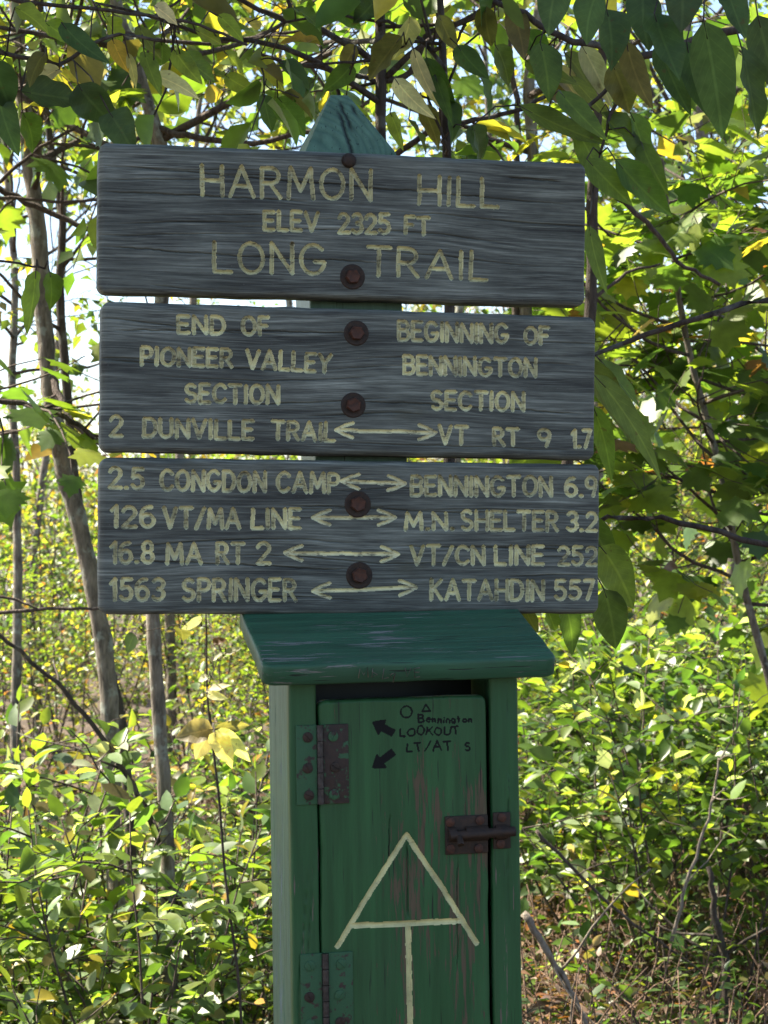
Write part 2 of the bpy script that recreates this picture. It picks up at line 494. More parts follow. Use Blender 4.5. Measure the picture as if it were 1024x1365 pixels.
def word(text, p0, p1, cap, rng, wob=0.02):
    """strokes (metres) of text whose baseline runs p0 -> p1, hand-cut wobble"""
    gap = 0.28
    tw = sum(G[c][0] for c in text) + gap * (len(text) - 1)
    p0, p1 = np.array(p0), np.array(p1)
    ln = np.linalg.norm(p1 - p0); ux = (p1 - p0) / ln; uy = np.array((-ux[1], ux[0]))
    sx = ln / tw
    out, x = [], 0.0
    for c in text:
        w, st = G[c]
        dy = rng.uniform(-wob, wob); th = rng.uniform(-wob, wob) * 1.6; kk = 1 + rng.uniform(-wob, wob) * 2
        for s_ in st:
            a = np.array(s_, float)
            if len(a) == 2 or len(a) < 6:     # resample straight strokes
                b = [a[0]]
                for q in range(len(a) - 1):
                    for k in range(1, 4): b.append(a[q] + (a[q + 1] - a[q]) * k / 3)
                a = np.array(b)
            a = a + np.array([[rng.gauss(0, wob * .35), rng.gauss(0, wob * .35)] for _ in a])
            X = (x + a[:, 0] + th * a[:, 1]) * sx; Y = (a[:, 1] * kk + dy) * cap
            out.append(p0 + X[:, None] * ux + Y[:, None] * uy)
        x += w + gap
    return out


def seg_dist(U, W, polys):
    """distance from grid points to the polylines"""
    D = np.full(U.shape, 1.0)
    for P in polys:
        for a, b in zip(P[:-1], P[1:]):
            lo = np.minimum(a, b) - 0.012; hi = np.maximum(a, b) + 0.012
            m = (U > lo[0]) & (U < hi[0]) & (W > lo[1]) & (W < hi[1])
            if not m.any(): continue
            u, w = U[m], W[m]; d = b - a; L2 = d @ d + 1e-12
            t = np.clip(((u - a[0]) * d[0] + (w - a[1]) * d[1]) / L2, 0, 1)
            D[m] = np.minimum(D[m], np.hypot(u - a[0] - t * d[0], w - a[1] - t * d[1]))
    return D


def smooth_noise(rs, nu, nv, ku, kv):
    """random field nv x nu with correlation ku, kv samples"""
    gu, gv = max(2, int(nu / ku) + 3), max(2, int(nv / kv) + 3)
    g = rs.rand(gv, gu)
    def interp(n, gn, k):
        x = np.arange(n) / k; i = np.minimum(x.astype(int), gn - 2); f = x - i; f = f * f * (3 - 2 * f)
        return i, f
    iu, fu = interp(nu, gu, ku); iv, fv = interp(nv, gv, kv)
    a = g[iv][:, iu] * (1 - fu) + g[iv][:, iu + 1] * fu
    b = g[iv + 1][:, iu] * (1 - fu) + g[iv + 1][:, iu + 1] * fu
    return a * (1 - fv)[:, None] + b * fv[:, None]


def plank(name, W, H, T, mat, parent, loc, rot=(0, 0, 0), res=0.0008, seed=1, grain='X', r_edge=0.006, r_corner=0.008,
          groups=(), relief=0.0005, cracks=6, crack_list=(), label=None, wavy=0.0007):
    """board with its face at local y=0 looking to -y, width along x, height along z, both centred.
    groups: (part name, strokes, half width, depth, material): cut into the face and split off as own sub-part."""
    rs = np.random.RandomState(seed)
    nu, nv = int(W / res) + 1, int(H / res) + 1
    u0 = np.linspace(-W / 2, W / 2, nu); w0 = np.linspace(-H / 2, H / 2, nv)
    dv = H / 2 - np.abs(w0)
    cut = np.where(dv < r_corner, r_corner - np.sqrt(np.maximum(r_corner ** 2 - (r_corner - dv) ** 2, 0)), 0)
    U = u0[None, :] * ((W / 2 - cut) / (W / 2))[:, None]
    Wv = np.repeat(w0[:, None], nu, 1)
    # slightly uneven outline
    eu = (smooth_noise(rs, nu, 2, 40, 2)[:2] - 0.5) * 2 * wavy
    ev = (smooth_noise(rs, 2, nv, 2, 30)[:, :2] - 0.5) * 2 * wavy
    k = (Wv / H + 0.5)
    Wv = Wv + eu[0][None, :] * (1 - k) + eu[1][None, :] * k
    k = (U / W + 0.5)
    U = U + ev[:, :1] * (1 - k) + ev[:, 1:2] * k
    # grain field
    if grain == 'X': A, B, na, nb = U, Wv, nu, nv
    else: A, B, na, nb = Wv.T, U.T, nv, nu
    if grain == 'X': lo = lambda f: f
    else: lo = lambda f: f.T
    warp = (smooth_noise(rs, na, nb, 0.19 / res, 0.07 / res) - 0.5) * 0.020 / res + (smooth_noise(rs, na, nb, 0.05 / res, 0.03 / res) - 0.5) * 0.0018 / res
    rows = np.arange(nb)[:, None] + warp
    def line_noise(pitch, run):
        n = int(nb / pitch) + 40
        g = rs.rand(n, int(na / run) + 3)
        x = np.arange(na) / run; i = x.astype(int); f = x - i; f = f * f * (3 - 2 * f)
        gg = g[:, i] * (1 - f) + g[:, i + 1] * f
        r = np.clip(rows / pitch + 15, 0, n - 2); ri = r.astype(int); rf = r - ri
        c = np.arange(na)[None, :].repeat(nb, 0)
        return gg[ri, c] * (1 - rf) + gg[ri + 1, c] * rf
    g = 0.22 * line_noise(0.0055 / res, 0.26 / res) + 0.36 * line_noise(0.0020 / res, 0.14 / res) + 0.42 * line_noise(0.0010 / res, 0.05 / res)
    g = np.clip((g - 0.5) * 1.9 + 0.5, 0, 1)
    depth = (1 - g) * relief
    ck = np.zeros_like(depth)
    for i in range(cracks):
        r0 = rs.uniform(0.05, 0.95) * nb; c0 = rs.uniform(0, 1) * na; ln = rs.uniform(0.06, 0.3) * na
        env = np.clip(1 - np.abs(np.arange(na) - c0) / ln, 0, 1) ** 0.6
        jit = np.cumsum(rs.normal(0, 0.10, na)); jit -= jit[na // 2]
        d = np.abs(rows - r0 - jit[None, :] * 0.5) * res
        ck = np.maximum(ck, np.exp(-(d / rs.uniform(.00035, .0008)) ** 2) * env[None, :])
    for (a0, b0, a1, b1, wd) in crack_list:
        t = np.clip((A - a0) / (a1 - a0), 0, 1)
        jit = np.cumsum(rs.normal(0, 0.00012, na))
        d = np.abs(B - (b0 + (b1 - b0) * t) - jit[None, :])
        inside = ((A - a0) * (A - a1) <= 0)
        ck = np.maximum(ck, np.exp(-(d / wd) ** 2) * inside * np.clip(np.minimum(t, 1 - t) * 8, 0, 1))
    depth = lo(depth + ck * 0.0028); g = lo(g * (1 - 0.85 * ck))
    # rounded arris
    d_e = np.minimum(np.minimum(U - U[:, :1], U[:, -1:] - U), np.minimum(Wv - Wv[:1], Wv[-1:] - Wv))
    re = r_edge * (0.75 + 0.5 * smooth_noise(rs, nu, nv, 45, 45))
    depth = depth + np.where(d_e < re, re - np.sqrt(np.maximum(re ** 2 - (re - d_e) ** 2, 0)), 0)
    owner = np.zeros((nv, nu), int)
    for gi, (gn, polys, hw, dp, gm) in enumerate(groups):
        D = seg_dist(U, Wv, polys)
        hwn = hw * (0.88 + 0.24 * smooth_noise(rs, nu, nv, 6, 6))
        prof = np.clip(1 - (D / hwn) ** 2, 0, 1) ** 0.6
        depth = np.where(D < hwn, np.maximum(depth, depth * (0.5 if dp > 0 else 1.0) + dp * prof), depth)
        owner[D < hwn] = gi + 1
    V = np.stack([U, depth, Wv], -1).reshape(-1, 3)
    gr = g.reshape(-1)
    idx = np.arange(nu * nv).reshape(nv, nu)
    Q = np.stack([idx[:-1, :-1], idx[:-1, 1:], idx[1:, 1:], idx[1:, :-1]], -1).reshape(-1, 4)
    oc = owner
    fo = np.max(np.stack([oc[:-1, :-1], oc[:-1, 1:], oc[1:, 1:], oc[1:, :-1]], -1) * 1, -1).reshape(-1)
    cnt = ((oc[:-1, :-1] > 0).astype(int) + (oc[:-1, 1:] > 0) + (oc[1:, 1:] > 0) + (oc[1:, :-1] > 0)).reshape(-1)
    fo = np.where(cnt >= 2, fo, 0)

    def sub(mask, extra=False):
        q = Q[mask]
        used, inv = np.unique(q, return_inverse=True)
        v = V[used]; q = inv.reshape(-1, 4); gg = gr[used]
        F = [q]
        if extra:
            ring = np.concatenate([idx[0, :-1], idx[:-1, -1], idx[-1, :0:-1], idx[:0:-1, 0]])
            rl = np.searchsorted(used, ring)
            n0 = len(v); m = len(ring)
            back = V[ring].copy(); rb = 0.7 * r_edge
            mid = back.copy(); mid[:, 1] = T - rb
            sx = np.abs(back[:, 0]).max(); sz = np.abs(back[:, 2]).max()
            bk = back.copy(); bk[:, 1] = T; bk[:, 0] *= (sx - rb) / sx; bk[:, 2] *= (sz - rb) / sz
            v = np.vstack([v, mid, bk]); gg = np.concatenate([gg, gr[ring], gr[ring]])
            a = np.arange(m); b = (a + 1) % m
            F.append(np.stack([rl[b], rl[a], n0 + a, n0 + b], -1))
            F.append(np.stack([n0 + b, n0 + a, n0 + m + a, n0 + m + b], -1))
            F.append((n0 + m + a)[None, ::-1])
        return np_mesh(name, v, F, True, grain=gg)
    o = link(name, sub(fo == 0, True), mat, parent, loc, rot)
    if label: o['label'] = label
    for gi, (gn, polys, hw, dp, gm) in enumerate(groups):
        mk = fo == gi + 1
        if mk.any():
            so = link(gn, sub(mk), gm, o)
    return o


# ------------------------------------------------------------------ the sign: frame of the boards
A = R(12.5)
O = at(467, 600, 2.5)
O[2] = 1.5                                        # local origin level with the eye, on the face of the boards
xh = np.array((math.cos(A), math.sin(A), 0.0)); nh = np.array((-math.sin(A), math.cos(A), 0.0))   # nh: away from viewer


def face(px, py, y=0.0):
    """point (u, w) on the plane local y = const that lies on the line of sight"""
    d = ray(px, py)
    t = ((O + nh * y - EYE) @ nh) / (d @ nh)
    p = EYE + d * t - O
    return np.array((p @ xh, p[2]))


rng = random.Random(7)
BOARDS = [
 ('HARMON', [(131, 188), (779, 216), (784, 409), (133, 390)], 'top weathered board with HARMON HILL and LONG TRAIL'),
 ('END', [(140, 400), (795, 422), (794, 613), (131, 603)], 'middle weathered board naming the two trail sections'),
 ('CAMP', [(137, 609), (799, 618), (801, 819), (130, 820)], 'lowest weathered board with mileages and four arrows'),
]
# word, left x, right x, baseline y left, baseline y right, cap height  (surveyed on the photograph)
TEXT = [
 [('HARMON', 270, 494, 260, 267, 39), ('HILL', 559, 664, 272, 276, 37), ('ELEV', 353, 424, 306, 308, 24), ('2325', 452, 519, 310, 311, 25), ('FT', 541, 572, 311, 312, 22),
  ('LONG', 286, 432, 362, 366, 39), ('TRAIL', 490, 649, 366, 374, 37)],
 [('END', 238, 299, 444, 445, 22), ('OF', 324, 358, 446, 446, 23), ('PIONEER', 189, 309, 486, 489, 22), ('VALLEY', 329, 440, 490, 496, 23), ('SECTION', 248, 371, 536, 538, 23),
  ('2', 147, 162, 581, 581, 25), ('DUNVILLE', 192, 337, 582, 585, 23), ('TRAIL', 363, 445, 585, 588, 23),
  ('BEGINNING', 532, 676, 453, 457, 24), ('OF', 700, 731, 458, 459, 22), ('BENNINGTON', 539, 714, 498, 502, 23), ('SECTION', 576, 698, 545, 547, 23),
  ('VT', 586, 622, 591, 592, 23), ('RT', 659, 691, 593, 593, 22), ('9', 718, 733, 595, 595, 23), ('1.7', 763, 787, 596, 596, 23)],
 [('2.5', 146, 191, 650, 651, 25), ('CONGDON', 215, 353, 653, 655, 25), ('CAMP', 370, 451, 655, 657, 25), ('BENNINGTON', 549, 735, 660, 661, 25), ('6.9', 755, 795, 661, 661, 25),
  ('126', 149, 205, 702, 702, 26), ('VT/MA', 219, 319, 703, 704, 25), ('LINE', 337, 400, 704, 704, 25), ('M.N.', 541, 604, 706, 706, 22), ('SHELTER', 616, 743, 706, 707, 25), ('3.2', 757, 795, 707, 708, 24),
  ('16.8', 148, 204, 750, 750, 27), ('MA', 223, 268, 751, 751, 26), ('RT', 290, 325, 751, 751, 26), ('2', 343, 359, 751, 751, 27), ('VT/CN', 548, 645, 752, 752, 24), ('LINE', 661, 724, 752, 752, 24), ('252', 745, 795, 753, 753, 24),
  ('1563', 148, 218, 800, 800, 27), ('SPRINGER', 244, 394, 800, 800, 27), ('KATAHDIN', 575, 724, 799, 800, 26), ('557', 741, 792, 799, 798, 25)],
]
ARROWS = [[], [(448, 573, 581, 577)], [(456, 641, 540, 645), (417, 690, 527, 690), (380, 737, 531, 739), (417, 788, 555, 783)]]
BOLTS = [[(465, 214, 10, 0), (470, 369, 17, 1)], [(475, 444, 17, 1), (471, 540, 17, 1)], [(477, 672, 18, 1), (479, 767, 18, 1)]]
CRACKS = [[(-.31, .062, .29, .045, .0006), (.20, .068, .27, .064, .001), (-.31, -.035, .05, -.05, .0006), (-.30, .03, -.05, .028, .0007)],
          [(-.31, .02, -.05, .012, .0008), (.0, -.02, .3, -.03, .0006), (-.30, .055, .02, .06, .0006)],
          [(-.1, .04, .3, .03, .0006), (-.30, -.03, .0, -.04, .0007), (.05, -.005, .31, -.01, .0009)]]

sign = empty('trail_signpost', (O[0], O[1], 0.0), A,
             'green wooden post with pyramid top carrying three carved grey trail boards', 'signpost')
BT = 0.038
for bi, (nm, quad, lab) in enumerate(BOARDS):
    C = np.array([face(*q) for q in quad])        # TL TR BR BL
    cen = C.mean(0)
    ax = unit((C[1] - C[0]) + (C[2] - C[3])); az = np.array((-ax[1], ax[0]))
    Wd = (np.linalg.norm(C[1] - C[0]) + np.linalg.norm(C[2] - C[3])) / 2
    Hd = (((C[0] - C[3]) @ az) + ((C[1] - C[2]) @ az)) / 2 - 0.001
    th = math.atan2(ax[1], ax[0])
    def loc2(px, py):
        p = face(px, py) - cen
        return np.array((p @ ax, p @ az))
    strokes = []
    for (tx, xa, xb, ya, yb, cap) in TEXT[bi]:
        strokes.append(word(tx, loc2(xa, ya), loc2(xb, yb), cap * 2.5 / FPX, rng, 0.013))
    arrows = []
    for (xa, ya, xb, yb) in ARROWS[bi]:
        p, q = loc2(xa, ya), loc2(xb, yb); u = unit(q - p); v = np.array((-u[1], u[0]))
        n = 8
        arrows.append(np.array([p + (q - p) * i / n + v * rng.gauss(0, .0004) for i in range(n + 1)]))
        for e, s_ in ((p, 1), (q, -1)):
            for k in (-1, 1):
                arrows.append(np.array([e, e + s_ * u * .011 + k * v * .0055, e + s_ * u * .021 + k * v * .0088]))
    groups = [('carved_word', s_, 0.0024 if bi == 0 else 0.00235, 0.0055, M_LETTER_FADED if bi == 0 else M_LETTER) for s_ in strokes]
    groups += [('carved_arrow', arrows[i * 5:i * 5 + 5], 0.0021, 0.0034, M_LETTER) for i in range(len(arrows) // 5)]
    b = plank('sign_board', Wd, Hd, BT, M_WOOD, sign, (cen[0], 0, 1.5 + cen[1]), (0, -th, 0), 0.0007, 11 + bi, 'X',
              0.0075, 0.011, groups, 0.00012, 11, CRACKS[bi], lab)
    for (bx, by, rp, big_) in BOLTS[bi]:
        p = loc2(bx, by); r = rp * 2.5 / FPX
        if big_:
            w = MB(); w.lathe_y([(r * .55, -.0005), (r * .92, -.0012), (r, -.0002), (r, .004), (r * .2, .004)][::-1], (p[0], 0, p[1]), 28)
            link('washer', auto_smooth(w.mesh('washer')), M_RUST, b)
            h = MB(); h.lathe_y([(r * .60, .003), (r * .60, -.0055), (r * .52, -.0075), (r * .30, -.0068)], (p[0], 0, p[1]), 6, rot=rng.uniform(0, 1))
            link('bolt', auto_smooth(h.mesh('bolt'), 25), M_RUST_RED, b)
        else:
            h = MB(); h.lathe_y([(r, .004), (r, -.002), (r * .8, -.006), (r * .35, -.0078)], (p[0], 0, p[1]), 16)
            link('bolt', auto_smooth(h.mesh('bolt')), M_RUST, b)

# post: square timber leaning a little, pyramid top
pt = face(452, 127, BT + 0.05); sh = face(458, 212, BT + 0.05)
low = face(474, 700, BT + 0.05)
import bmesh as _bm
bm = _bm.new()
PW, PD = 0.117, 0.10
slope = (low[0] - sh[0]) / (low[1] - sh[1])
def ringp(w, hw, y0, y1, cx=None):
    c = sh[0] + slope * (w - sh[1]) if cx is None else cx
    return [bm.verts.new((c + a * hw, y, 1.5 + w)) for a, y in ((-1, y0), (1, y0), (1, y1), (-1, y1))]
levels = [ringp(-1.62, PW / 2, BT, BT + PD)]
for i in range(1, 13):
    w = -1.62 + (sh[1] + 1.62) * i / 12
    levels.append(ringp(w, PW / 2 + rng.uniform(-.0006, .0006), BT, BT + PD))
for k in range(1, 6):
    f = k / 6
    levels.append(ringp(sh[1] + (pt[1] - sh[1]) * f, (PW / 2) * (1 - f) + 0.0115 * f, BT + (PD * .46) * f, BT + PD - PD * .46 * f, sh[0] + (pt[0] - sh[0]) * f))
levels.append(ringp(pt[1], 0.0115, BT + PD * .46, BT + PD * .54, pt[0]))
for a, b in zip(levels[:-1], levels[1:]):
    for i in range(4):
        bm.faces.new((a[i], a[(i + 1) % 4], b[(i + 1) % 4], b[i]))
bm.faces.new(levels[0][::-1]); bm.faces.new(levels[-1])
_bm.ops.recalc_face_normals(bm, faces=bm.faces[:])
es = [e for e in bm.edges if e.calc_face_angle(0) > R(25)]
_bm.ops.bevel(bm, geom=es, offset=0.003, segments=2, affect='EDGES', profile=0.6)
# check in the pyramid top is cut as a thin wedge further down
me = bpy.data.meshes.new('post'); bm.to_mesh(me); bm.free()


def post_material():
    m = M_GREEN_POST; t = m.node_tree; N = NT(t); b = t.nodes['Principled BSDF']
    # growth rings of the sawn end on the pyramid and one long drying check
    tc = N.n('ShaderNodeTexCoord'); p = tc.outputs['Object']
    d = N.n('ShaderNodeVectorMath', operation='DISTANCE')
    d.inputs[1].default_value = (pt[0] - 0.045, BT + 0.05, 1.5 + sh[1] - 0.03)
    N.L(N.mapping(p, (1, 0.6, 1)), d.inputs[0])
    w = N.math('FRACT', N.math('ADD', N.math('MULTIPLY', d.outputs['Value'], 165), N.noise(p, 30, 2)))
    ring = N.ramp(w, [(0.0, 0.0), (0.35, 1.0), (0.7, 1.0), (1.0, 0.0)])
    sep = N.n('ShaderNodeSeparateXYZ'); N.L(p, sep.inputs[0])
    top = N.ramp(N.math('SUBTRACT', sep.outputs[2], 1.5 + sh[1] - 0.01), [(0.0, 0.0), (0.012, 1.0)])
    old = b.inputs['Base Color'].links[0].from_socket
    jit = N.math('MULTIPLY', N.math('SUBTRACT', N.noise(N.mapping(p, (0, 0, 1)), 60, 3), 0.5), 0.008)
    down = N.math('SUBTRACT', 1.5 + pt[1], sep.outputs[2])
    def check(x0, sl, w, z0, z1):
        off = N.math('SUBTRACT', N.math('SUBTRACT', sep.outputs[0], pt[0] + x0), N.math('MULTIPLY', down, sl))
        d_ = N.math('ABSOLUTE', N.math('ADD', off, jit))
        m_ = N.ramp(down, [(0.0, 0.0), (z0, 0.0), (z0 + .006, 1.0), (z1, 1.0), (z1 + .008, 0.0)])
        return N.math('MULTIPLY', N.ramp(d_, [(0.0, 1.0), (w * .5, 1.0), (w, 0.0)]), m_)
    ck = check(-0.0085, 0.17, 0.0018, 0.022, 0.12)
    ck2 = N.math('MAXIMUM', check(-0.0035, 0.24, 0.0010, 0.008, 0.045), check(0.009, 0.33, 0.0006, 0.012, 0.025))
    ck = N.math('MAXIMUM', ck, ck2)
    c = N.mix(N.math('MULTIPLY', N.math('MULTIPLY', top, N.math('SUBTRACT', 1.0, ring)), 0.33), old, (0.014, 0.055, 0.042))
    c = N.mix(ck, c, (0.006, 0.008, 0.007))
    N.L(c, b.inputs['Base Color'])
    h = N.math('SUBTRACT', N.math('MULTIPLY', N.math('MULTIPLY', ring, top), 0.4), N.math('MULTIPLY', ck, 2.0))
    N.L(N.bump(h, 0.5, 0.003), b.inputs['Normal'])
post_material()
link('post', me, M_GREEN_POST, sign)

# ------------------------------------------------------------------ register box under the boards
box = empty('register_box', (O[0], O[1], 0.0), A,
            'green painted wooden trail register box with hinged door and sloping lid, under the boards', 'register box')
YF = -0.118                                       # front face of the box
YB = BT - 0.001
fl = face(389, 1150, YF)[0]; fr = face(694, 1150, YF)[0]
lean = math.atan2(face(691, 920, YF)[0] - face(699, 1365, YF)[0], face(691, 920, YF)[1] - face(699, 1365, YF)[1])
LY = -0.155                                       # front edge of the lid
lf_t = face(548, 882, LY)[1]; lf_b = face(548, 911, LY)[1]
LL = face(352, 890, LY)[0]; LR = face(744, 885, LY)[0]
lb = face(500, 816, 0.0)[1]
tilt = math.atan2(lb - lf_t, 0.0 - LY)
LT = (lf_t - lf_b) * math.cos(tilt) + 0.002
LD = (BT - 0.002 - LY) / math.cos(tilt)
ztop = 1.5 + lf_b - 0.001
ZB = 1.5 + face(548, 1365, YF)[1] - 0.16          # bottom of the box, below the frame
dl = face(427, 1100, YF)[0]; dr = face(651, 1100, YF)[0]
dt = 1.5 + face(540, 930, YF)[1]
boxrot = (0, lean * 0.0, 0)
# stiles, sides, back, bottom
HS = ztop - ZB
def vplank(nm, x0, x1, z0, z1, T, mat, y, rotz=0, seed=1, groups=(), res=0.0016, re=0.003, rc=0.003, cracks=3, crack_list=(), label=None):
    return plank(nm, x1 - x0, z1 - z0, T, mat, box, ((x0 + x1) / 2, y, (z0 + z1) / 2), (0, 0, rotz), res, seed, 'Z', re, rc, groups, 0.0003, cracks, crack_list, label, 0.0006)
vplank('stile', fl, dl - 0.0022, ZB, ztop + 0.006, 0.02, M_GREEN_BOX, YF, 0, 31)
vplank('stile', dr + 0.0045, fr, ZB, ztop + 0.006, 0.02, M_GREEN_BOX, YF, 0, 32)
# side panels: planks turned so that their faces look outwards
sdp = YB - (YF + 0.0205)
o = plank('side_panel', sdp, HS + 0.02, 0.018, M_GREEN_SKYLIT, box, (fl + 0.0005, YF + 0.0205 + sdp / 2, (ZB + ztop + 0.02) / 2), (0, 0, -R(90)), 0.0016, 33, 'Z', 0.003, 0.003, (), 0.0005, 5, (), 'left side panel with skylight painted in as blue-green', 0.0006)
o = plank('side_panel', sdp, HS + 0.02, 0.018, M_GREEN_BOX, box, (fr - 0.0005, YF + 0.0205 + sdp / 2, (ZB + ztop + 0.02) / 2), (0, 0, R(90)), 0.0016, 34, 'Z', 0.003, 0.003, (), 0.0005, 3, (), None, 0.0006)
m = MB(); m.box(fl + 0.019, fr - 0.019, YB - 0.012, YB - 0.0005, ZB + 0.001, ztop + 0.02, 0.002); link('back_panel', auto_smooth(m.mesh('back')), M_DARK, box)
m = MB(); m.box(fl + 0.019, fr - 0.019, YF + 0.022, YB - 0.013, ZB + 0.001, ZB + 0.016, 0.002); link('bottom_panel', auto_smooth(m.mesh('bottom')), M_GREEN_BOX, box)
# door with the carved trail mark and the marker writing
dcx, dcz = (dl + dr) / 2, (dt + ZB + 0.004) / 2
def dloc(px, py):
    p = face(px, py, YF); return np.array((p[0] - dcx, 1.5 + p[1] - dcz))
def pl(*pts): return np.array([dloc(*q) for q in pts])
def fine(P, n=8):
    out = [P[0]]
    for a, b in zip(P[:-1], P[1:]):
        for i in range(1, n + 1): out.append(a + (b - a) * i / n)
    out = np.array(out); out[1:-1] += np.random.RandomState(3).normal(0, 0.00025, out[1:-1].shape); return out
mark = [fine(pl((450, 1262), (495, 1187), (542, 1113))), fine(pl((542, 1113), (592, 1187), (635, 1257))), fine(pl((469, 1234), (613, 1228))), fine(pl((544, 1231), (547, 1365), (548, 1420)))]
ink = []; 
c0 = dloc(542, 949); ink.append(np.array([c0 + .0068 * np.array((math.cos(t), math.sin(t))) for t in np.linspace(0, 6.3, 18)]))
ink.append(pl((568, 939), (574, 948), (563, 948), (568, 939)))
ink += word('Bennington', dloc(558, 963), dloc(629, 963), 0.0088, rng, 0.07)
ink += word('LOOKOUT', dloc(534, 981), dloc(612, 979), 0.0098, rng, 0.075)
ink += word('LT/AT', dloc(542, 1002), dloc(602, 1000), 0.0098, rng, 0.075)
ink += word('S', dloc(620, 1000), dloc(627, 1000), 0.0092, rng, 0.05)
solid = []
for (tip, tail) in (((497, 963), (524, 977)), ((497, 1023), (524, 1003))):
    a, b = dloc(*tip), dloc(*tail); u = unit(b - a); v = np.array((-u[1], u[0]))
    for k in np.linspace(-1, 1, 9):
        solid.append(np.array([a + u * .001, a + u * .0125 + v * k * .0085]))
    for k in np.linspace(-1, 1, 5): solid.append(np.array([a + u * .011 + v * k * .0032, b + v * k * .0034]))
cracks_d = [(dcz * 0 + 0.19, -0.03 + 0.0335, 0.05, -0.03 + 0.034, .0008), (0.24, -0.030, 0.11, -0.031, .0006), (0.02, 0.078, -0.2, 0.074, .0006)]
cracks_d = [(dloc(545, 1120)[1], dloc(545, 1120)[0], dloc(546, 1226)[1], dloc(546, 1226)[0], .0009),
            (dloc(515, 1085)[1], dloc(515, 1085)[0], dloc(516, 1150)[1], dloc(516, 1150)[0], .0005),
            (dloc(612, 1140)[1], dloc(612, 1140)[0], dloc(609, 1300)[1], dloc(609, 1300)[0], .0005)]
door = plank('door', dr - dl, dt - ZB - 0.004, 0.019, M_GREEN_DOOR, box, (dcx, YF + 0.0005, dcz), (0, 0, 0), 0.0008, 41, 'Z', 0.004, 0.009,
             [('trail_mark', mark, 0.0031, 0.003, M_TRAILMARK), ('handwriting', ink, 0.00085, 0.0, M_INK), ('painted_arrow', solid, 0.0013, 0.0, M_INK)],
             0.0003, 0, cracks_d, None, 0.0006)
# lid
scr = []
lidc = ((LL + LR) / 2, 0, 0)
lid = plank('lid', LR - LL, LD, LT, M_GREEN_LID, box,
            ((LL + LR) / 2, LY + LD / 2 * math.cos(tilt), 1.5 + lf_t + LD / 2 * math.sin(tilt)), (-R(90) + tilt, 0, 0), 0.0010, 51, 'X', 0.0045, 0.012, (), 0.0008, 16, (), None, 0.001)
# scratched scrawl on the front edge of the lid: thin bare-wood lines a hair proud of the edge
sm = MB()
def edgept(px, py):
    p = face(px, py, LY); return (p[0], LY + 0.0, 1.5 + p[1])
for P in ([(478, 904), (480, 891), (485, 900), (490, 890), (491, 903)], [(497, 891), (496, 903), (503, 899), (497, 896)], [(512, 891), (510, 905), (518, 903)], [(525, 897), (520, 900), (525, 904), (527, 897), (524, 910)], [(540, 890), (543, 902), (548, 890)], [(560, 890), (552, 891), (553, 903), (560, 902)], [(553, 896), (559, 896)]):
    sm.tube([edgept(*q) for q in P], 0.0006, 4)
sco = link('scratched_writing', sm.mesh('scratch'), M_SCRATCH, lid)
sco.matrix_parent_inverse = Matrix.LocRotScale(lid.location, lid.rotation_euler, None).inverted()


def hinge(xl, xc, xr, y0, y1, mat_l, mat_r, label):
    h = empty('hinge', (0, 0, 0)); h.parent = box; h['label'] = label
    p = lambda x, y: face(x, y, YF)
    zc0, zc1 = 1.5 + p(xc, y1)[1], 1.5 + p(xc, y0)[1]
    X0, XC, X1 = p(xl, y0)[0], p(xc, y0)[0], p(xr, y0)[0]
    a = MB(); a.box(X0, XC - .0035, YF - .0022, YF + .0015, zc0, zc1, .0008); link('leaf_plate', auto_smooth(a.mesh('leaf')), mat_l, h)
    a = MB(); a.box(XC + .0035, X1, YF - .0022, YF + .0015, zc0, zc1, .0008); link('leaf_plate', auto_smooth(a.mesh('leaf')), mat_r, h)
    a = MB(); n = 5; ln = (zc1 - zc0) / n
    for i in range(n): a.tube([(XC, YF - .0025, zc0 + ln * i + .0004), (XC, YF - .0025, zc0 + ln * (i + 1) - .0004)], .0042, 14)
    link('knuckle', auto_smooth(a.mesh('barrel')), M_IRON, h)
    for sx, xx in ((0, (X0 + XC) / 2 - .002), (1, (XC + X1) / 2 + .001)):
        for f in (.12, .46, .85):
            s_ = MB(); z = zc0 + (zc1 - zc0) * f; x = xx + rng.uniform(-.003, .003)
            s_.lathe_y([(.0062, 0), (.0060, -.0016), (.0035, -.0024)], (x, YF - .002, z), 14)
            g = rng.uniform(0, 3.1); c, s__ = math.cos(g) * .005, math.sin(g) * .005
            s_.tube([(x - c, YF - .0043, z - s__), (x + c, YF - .0043, z + s__)], .0007, 4)
            link('screw', auto_smooth(s_.mesh('screw')), M_RUST if rng.random() < .5 else M_GREEN_METAL, h)
hinge(394, 426, 464, 966, 1072, M_GREEN_METAL, M_RUST_GREEN, 'upper hinge with rusty right leaf')
hinge(400, 433, 470, 1270, 1376, M_GREEN_METAL, M_GREEN_METAL, 'lower hinge painted green')

